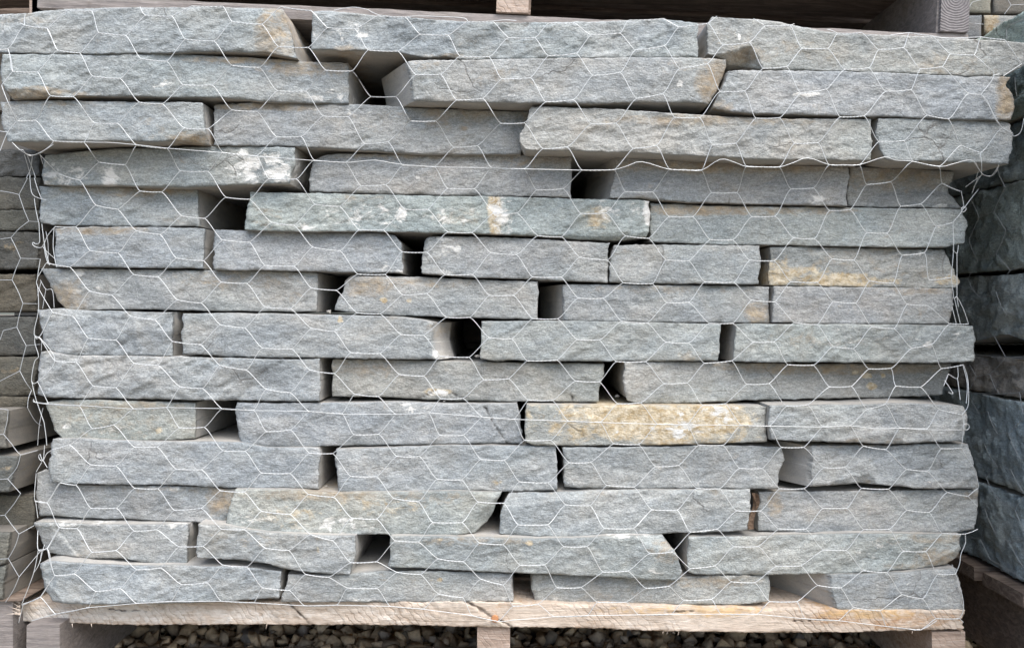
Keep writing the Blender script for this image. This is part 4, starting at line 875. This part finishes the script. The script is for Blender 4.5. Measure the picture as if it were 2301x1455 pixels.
class Wires:
    def __init__(s): s.V = []; s.F = []
    def tube(s, pts, r, k=5):
        pts = [Vector(p) for p in pts]; n = len(pts); b0 = len(s.V)
        for i, p in enumerate(pts):
            d = (pts[min(n - 1, i + 1)] - pts[max(0, i - 1)]).normalized()
            up_ = Vector((0, 1, 0)) if abs(d.y) < .9 else Vector((1, 0, 0))
            u = d.cross(up_).normalized(); w = d.cross(u)
            for j in range(k):
                a_ = 2 * math.pi * j / k; q = p + (u * math.cos(a_) + w * math.sin(a_)) * r; s.V.append((q.x, q.y, q.z))
        for i in range(n - 1):
            for j in range(k):
                s.F.append((b0 + i * k + j, b0 + i * k + (j + 1) % k, b0 + (i + 1) * k + (j + 1) % k, b0 + (i + 1) * k + j))
    def twist(s, a_, b_, r, turns=3.5):
        a_ = Vector(a_); b_ = Vector(b_); d = (b_ - a_).normalized(); u = d.cross(Vector((0, 1, 0))).normalized(); w = d.cross(u)
        n = int(turns * 8); jl = random.uniform(0, 6)
        for ph in (0, math.pi):
            pts = []
            for i in range(n + 1):
                t = i / n; an = ph + jl + t * turns * 2 * math.pi
                env = r * 1.0
                pts.append(a_ + (b_ - a_) * t + (u * math.cos(an) + w * math.sin(an)) * env + Vector((0, 0, math.sin(t * math.pi) * -.0006)))
            s.tube(pts, r, 4)
    def obj(s, name, mat, parent):
        return mesh_obj(name, np.array(s.V), np.array(s.F), mat, parent, np.zeros(3), True)
RW = .00045
def WN(px, py, dy=0): return Vector(W(px, py, net_y(px, py) + dy))
# hem / selvedge wires which split the netting into three strips
Z1 = lambda s, ox, oy: [(float(a_.split(",")[0]) / Z + ox, float(a_.split(",")[1]) / Z + oy) for a_ in s.split()]
SEL1 = Z1("345,912 540,918 720,922 883,936 1080,958 1440,987 1655,1010 2030,1038 2232,1050", 0, 0) + Z1("265,1035 440,1063 650,1079 1020,1085 1230,1092 1600,1100 1812,1097 1990,1045 2160,1093", 750, 0) + Z1("220,1100 340,1030 430,1048 510,1077 722,1080 910,1020 1045,1065 1240,1065 1400,1015 1470,1035 1585,1043 1755,1077 1860,1055 1970,1035 2030,1120 2085,1138 2125,1110 2140,1065", 1500, 0)
SEL2 = Z1("218,620 228,640 318,652 510,662 865,685 1075,676 1437,683 1638,695 2000,701 2210,718", 0, 680) + Z1("403,720 613,710 960,737 1165,752 1517,763 1720,772 2080,783", 750, 680) + Z1("125,787 475,790 658,796 1003,802 1180,794 1350,812 1500,810 1700,820 1900,820", 1500, 680)
SEL3 = Z1("200,1033 360,988 572,947 880,920 1105,907 1430,905 1640,915 1970,935 2175,930", 0, 1035) + Z1("365,938 580,957 893,998 1060,1035 1425,1005 1635,998 1970,993 2180,990", 750, 1035) + Z1("345,988 580,990 890,1018 1100,1030 1415,1068 1635,1090 1740,1030", 1500, 1035)
def sel_y(sel, x): return float(np.interp(x, [p[0] for p in sel], [p[1] for p in sel]))
def strip_of(x, y):
    if y <= sel_y(SEL1, x) + 9: return 0
    return 1 if y <= sel_y(SEL2, x) + 9 else 2
nets = []
LB = ["galvanised hexagonal wire netting over the top three courses of the main stack", "middle strip of galvanised wire netting between the two long straight wires", "lowest strip of galvanised wire netting, reaching down onto the pallet board"]
for i in range(3):
    nets.append((empty("wire_netting", WN(1150, (300, 700, 1200)[i]), LB[i], "wire netting", "wire netting round the main stack"), Wires(), Wires()))
def smooth_path(pts, sub=6):
    pts = [Vector(p) for p in pts]
    if len(pts) < 3: return [pts[0].lerp(pts[-1], t / sub) for t in range(sub + 1)]
    out = []
    for i in range(len(pts) - 1):
        p0, p1, p2, p3 = pts[max(0, i - 1)], pts[i], pts[i + 1], pts[min(len(pts) - 1, i + 2)]
        for k in range(sub):
            t = k / sub
            out.append(.5 * ((2 * p1) + (p2 - p0) * t + (2 * p0 - 5 * p1 + 4 * p2 - p3) * t * t + (3 * p1 - p0 - 3 * p2 + p3) * t ** 3))
    out.append(pts[-1]); return out
for c in tw:
    i = strip_of((c[0] + c[2]) / 2, (c[1] + c[3]) / 2)
    nets[i][1].twist(WN(c[0], c[1]), WN(c[2], c[3]), RW * .86)
def link(a_, b_, ta, tb):
    # a_ leaves along ta, arrives at b_ along tb; slight bend near each end
    d = math.hypot(b_[0] - a_[0], b_[1] - a_[1])
    pts = []
    P0 = np.array(a_); P3 = np.array(b_); j_ = random.uniform(-1.5, 1.5)
    P1 = P0 + np.array(ta) * d * .10 + (P3 - P0) * .14 + j_; P2 = P3 + np.array(tb) * d * .10 + (P0 - P3) * .14 - j_
    for k in range(9):
        t = k / 8; q = (1 - t) ** 3 * P0 + 3 * (1 - t) ** 2 * t * P1 + 3 * (1 - t) * t * t * P2 + t ** 3 * P3
        pts.append(WN(q[0], q[1]))
    i = strip_of((a_[0] + b_[0]) / 2, (a_[1] + b_[1]) / 2)
    nets[i][1].tube(pts, RW)
def unit(c):
    l = math.hypot(c[2] - c[0], c[3] - c[1]); return ((c[2] - c[0]) / l, (c[3] - c[1]) / l)
def best(frm, sgn):
    """nearest left end up/down of each right end (sgn = -1 up, 1 down)"""
    r = {}
    for i, c in enumerate(tw):
        bd = None
        for j, d in enumerate(tw):
            if i == j: continue
            dx, dy = (d[0] - c[2], d[1] - c[3])
            if 6 <= dx <= 80 and 18 <= dy * sgn <= 86:
                q = math.hypot(dx - 38, dy * sgn - 48)
                if bd is None or q < bd[0]: bd = (q, j)
        if bd: r[i] = bd
    return r
nl = 0; used_r = set(); used_l = set()
for sgn in (-1, 1):
    r = best(tw, sgn); inv = {}
    for i, (q, j) in r.items():
        if j not in inv or inv[j][0] > q: inv[j] = (q, i)
    for j, (q, i) in inv.items():
        u1, u2 = unit(tw[i]), unit(tw[j])
        link(tw[i][2:], tw[j][:2], u1, (-u2[0], -u2[1])); nl += 1
        used_r.add((i, sgn)); used_l.add((j, -sgn))
print("twists", len(tw), "links", nl)
# loose single wires measured on the photo, (x0, y0, scale) then polylines; bend = metres further back
def loose(strip, ox, oy, sc, lines, mat_w=None, dy=0.0, back=0.0, r=RW):
    for ln in lines.split("|"):
        pts = [(float(t.split(",")[0]) / sc + ox, float(t.split(",")[1]) / sc + oy) for t in ln.split()]
        n = len(pts); out = []
        for i, (x, y) in enumerate(pts):
            yy = net_y(x, y) + dy + back * (i / max(1, n - 1))
            out.append(W(x, y, yy))
        nets[strip][1].tube(smooth_path(out, 5), r)
loose(0, 0, 0, Z, "165,90 157,125 160,165|905,45 920,80 940,100|592,72 700,55 850,52|50,315 70,380 82,462|82,462 20,540 15,565 60,680 110,780|110,780 50,855 0,975|2010,70 2115,180|302,182 370,325|0,848 50,855|130,150 160,165")
loose(0, 750, 0, Z, "225,65 250,82 297,100|460,112 550,105 820,115 865,140|1023,138 1110,130 1180,135|2130,122 2225,175|0,68 120,48 225,65")
loose(0, 1500, 0, Z, "262,152 320,105|555,120 632,170|1030,190 1060,198 1100,217|1440,228 1563,212|1705,232 1800,247 2025,240|2180,258 2285,410|2290,412 2170,492|1982,357 2060,425 2110,490 2025,612|2025,612 2065,650 2095,720 2125,780 2165,828|790,165 820,155|2020,988 2030,1060 2030,1120|2100,490 2145,478")
loose(0, 2100, 0, 3.463, "610,1040 613,1060 655,1045 680,1000 696,920|300,1250 370,1350 430,1372 470,1335 500,1285|370,1350 305,1455|240,1455 370,1360|340,1330 320,1400", dy=.0)
loose(0, 0, 0, 3.637, "100,1165 170,1230 250,1268 330,1250 410,1190 437,1155|155,1225 190,1228 215,1262 260,1272 340,1240 437,1180|200,1265 240,1400 245,1455|225,1275 270,1390 290,1455|265,1272 250,1380 215,1455|325,1265 470,1415|330,1270 350,1340", dy=.004)
# left edge of the middle and lower strips, where the netting turns round the corner
LE = "163,0 178,90 250,120|187,0 205,60 225,110|187,110 195,170 210,240|212,240 215,300 215,350 195,358 180,350 180,365 205,378 232,372 262,310 300,265|228,250 238,330 250,400 270,475|240,370 250,430 265,470|295,270 290,380 308,485|220,440 205,540 205,590 285,730|250,465 205,540|285,730 215,865 190,860 188,820 210,715 205,590|215,865 300,992 205,1108 172,1103 188,1000 210,970 190,900 190,860|205,1108 265,1230|172,1103 195,1200 240,1330|183,1205 188,1220 265,1232|240,1330 250,1400 255,1455"
loose(1, 0, 400, 2.425, LE, dy=.004)
loose(1, 0, 400, 2.425, "220,555 250,605 285,610 295,705|250,605 232,710|225,560 205,640|228,880 225,940|235,1250 215,1340 205,1455|250,290 262,360 262,450|232,372 250,395 300,440", dy=.03, r=RW * .8)
loose(2, 0, 1000, 3.196, "260,200 248,388 290,402 335,412|255,395 272,520|335,412 435,265|272,610 275,752 345,738|275,752 240,920 168,1110|245,910 280,850 320,710|170,1110 165,1145 290,1085|300,745 290,830|320,0 310,105 285,100 278,75 290,65 295,85 310,108 335,60 370,35|310,108 340,160|340,738 365,860 392,935|345,738 425,597|290,1085 392,935|290,1085 395,1207|260,190 300,120|135,1270 165,1145", dy=.003)
# right edge
RE = "145,70 160,160 145,165|235,0 205,80|240,60 200,110 160,165|160,160 135,200 100,240|145,165 150,185 165,180 172,165 160,155 145,165|100,240 103,390 90,540|130,365 122,410 100,390|122,410 122,650|108,655 125,650 160,720 185,795|108,655 140,790|122,650 130,700|90,540 105,655|95,700 118,790|125,1020 125,1090 75,1065|125,1090 140,1205|160,1020 178,1080 185,1150 182,1240 150,1285|155,1020 178,1120 172,1225|160,1290 160,1350 148,1455|150,1285 160,1350|75,1065 50,1130|55,1100 100,1170 75,1165"
loose(1, 2100, 400, 2.423, RE, dy=.002)
loose(2, 2100, 1000, 3.199, "190,15 235,90 290,170 300,205 318,300|240,365 300,315 315,310|240,365 310,440|215,638 275,618 310,600|220,640 222,700 190,780 180,850 150,925|125,855 150,925|150,925 165,960 200,1080 208,1180 180,1245|180,1245 208,1270|165,960 172,1010 182,1040", dy=.001)
for i, sel in enumerate((SEL1, SEL2, SEL3)):
    # densify so the wire follows the drape
    pts = []
    for k in range(len(sel) - 1):
        n = max(1, int(abs(sel[k + 1][0] - sel[k][0]) / 30))
        for q in range(n): pts.append((sel[k][0] + (sel[k + 1][0] - sel[k][0]) * q / n, sel[k][1] + (sel[k + 1][1] - sel[k][1]) * q / n))
    pts.append(sel[-1])
    nets[i][2].tube(smooth_path([WN(x, y, -.0013) for x, y in pts], 3), RW * .95)
ring = [WN(1930 / Z + 1500 + 7.2 * math.cos(t * .63), 800 / Z + 680 + 7.2 * math.sin(t * .63), -.002 + .00015 * t) for t in range(22)]
nets[1][2].tube(ring, RW * .95)
for root, w_, s_w in nets:
    for nm, q in (("hexagonal_mesh", w_), ("selvedge_wire", s_w)):
        o = q.obj(nm, M_WIRE, root); o.matrix_parent_inverse = Matrix.Translation(-Vector(root.location))

# netting on the neighbouring stacks
def lattice_net(name, label, polys, mat, r, dens=1):
    w_ = Wires()
    for pts in polys:
        for a_, b_, t in pts: pass
    return w_
wl_ = Wires(); 
def leftpt(x, y): return Vector(W(x, y, -.0045 + max(0, x - 62) * K * 1.3)) if x > 20 else Vector(W(x, y, -.0045))
for sc, oy, lines in ((2.425, 400, "0,70 50,78 103,90|103,90 130,170 157,235|103,90 130,40 150,0|157,235 105,275 60,325|60,325 0,332|157,235 210,238|60,325 90,385 112,437|112,437 85,500 66,555|66,555 0,555|112,437 215,440|66,555 100,620 125,683|125,683 105,750 92,812|92,812 18,830|18,830 0,880|125,683 205,685|92,812 120,870 143,912|143,912 125,980 108,1050|108,1050 0,1105|143,912 220,905|108,1050 140,1110 172,1155|172,1155 155,1200 150,1250|150,1250 190,1320 225,1347|0,1255 45,1262|45,1262 38,1330 20,1395|20,1395 0,1395|20,1395 70,1455"),
                      (3.196, 1000, "90,0 120,40 148,68|148,68 120,160 55,240|55,240 0,243|148,68 270,35|55,240 148,345|148,345 100,420 35,500|35,500 0,503|35,500 85,570 137,635|137,635 110,720 60,812|60,812 0,815|137,635 245,575|60,812 137,943|137,943 100,1030 40,1125|137,943 290,760")):
    for ln in lines.split("|"):
        pts = [(float(t.split(",")[0]) / sc, float(t.split(",")[1]) / sc + oy) for t in ln.split()]
        wl_.tube(smooth_path([leftpt(*p) for p in pts], 5), RW * .95)
for k in range(-6, 0):       # the same netting further along the face, outside the picture
    for j in range(11):
        x = k * 95 - 20; y = 420 + j * 93 + (46 if k % 2 else 0)
        wl_.twist(leftpt(x, y), leftpt(x + 55, y + 3), RW * .8, 3)
        wl_.tube([leftpt(x + 55, y + 3), leftpt(x + 95, y + 46)], RW * .9); wl_.tube([leftpt(x + 55, y + 3), leftpt(x + 95, y - 46)], RW * .9)
rt = empty("wire_netting", (-.7, -.005, .14), "dull wire netting over the neighbouring stack at the left edge", "wire netting")
o = wl_.obj("hexagonal_mesh", M_WIRE_D, rt); o.matrix_parent_inverse = Matrix.Translation(-Vector(rt.location))
wr_ = Wires(); XN = XR - .0045
def rightpt(x, y):
    s = XN / ((x - CX) * K); return Vector((XN, s * D0 - D0, CAMZ + (HY - y) * K * s))
for sc, ox, oy, lines in ((2.423, 2100, 400, "200,120 225,170 242,213|242,213 322,180|322,180 360,100 385,50|385,50 475,10|385,50 360,0|322,180 360,240 388,285|388,285 487,260|388,285 370,340 335,412|335,412 290,435 235,445|235,445 205,390 187,335|187,335 242,213|335,412 412,503|412,503 487,475|412,503 370,560 335,620|335,620 290,645 250,650|250,650 210,610 180,550|180,550 235,445|335,620 360,690 393,743|393,743 487,733|393,743 325,860|325,860 225,868|325,860 388,975|388,975 487,972|388,975 340,1030 300,1065|300,1065 228,1080|228,1080 190,1015|300,1065 325,1130 353,1175|353,1175 463,1165 487,1150|75,1165 185,1168 353,1175|463,1165 482,1285|228,1080 190,1150|195,1200 240,1280|240,1280 290,1270|290,1270 315,1340 343,1390|343,1390 405,1388|405,1388 425,1455|343,1390 300,1420|405,1388 450,1340 487,1300"),
                      (3.199, 2100, 1000, "362,0 400,80 450,150|450,150 548,175|548,175 590,260 643,345|450,150 370,225|370,225 320,215|370,225 410,320 475,400|475,400 575,458|575,458 643,360|575,458 643,610|360,455 400,560 440,630|440,630 540,700|540,700 590,800 643,880|540,700 643,665|230,655 330,675|330,675 400,820|400,820 560,910 643,965|565,0 610,90 643,100"),
                      (3.463, 2100, 0, "625,600 630,680 640,750|640,750 696,720|560,225 563,310|560,225 600,190 696,150|670,300 696,240|490,1310 510,1380 545,1455|600,800 640,755")):
    for ln in lines.split("|"):
        pts = [(float(t.split(",")[0]) / sc + ox, float(t.split(",")[1]) / sc + oy) for t in ln.split()]
        wr_.tube(smooth_path([rightpt(*p) for p in pts], 5), RW * .9)
rt = empty("wire_netting", (XN, .1, .14), "dull wire netting over the dark stack at the right edge", "wire netting")
o = wr_.obj("hexagonal_mesh", M_WIRE_D, rt); o.matrix_parent_inverse = Matrix.Translation(-Vector(rt.location))
wf_ = Wires()
for ln in ("2185,5 2212,-2", "2212,-2 2225,-20", "2190,53 2210,55", "2257,32 2272,12", "2272,12 2301,10", "2272,12 2262,-5", "2185,5 2175,20"):
    wf_.tube([W(*[float(q) for q in p.split(",")], YF - .012) for p in ln.split()], RW * 1.5)
rt = empty("wire_netting", W(2220, 10, YF - .012), "far bit of wire netting in the upper right corner", "wire netting")
o = wf_.obj("hexagonal_mesh", M_WIRE_D, rt); o.matrix_parent_inverse = Matrix.Translation(-Vector(rt.location))
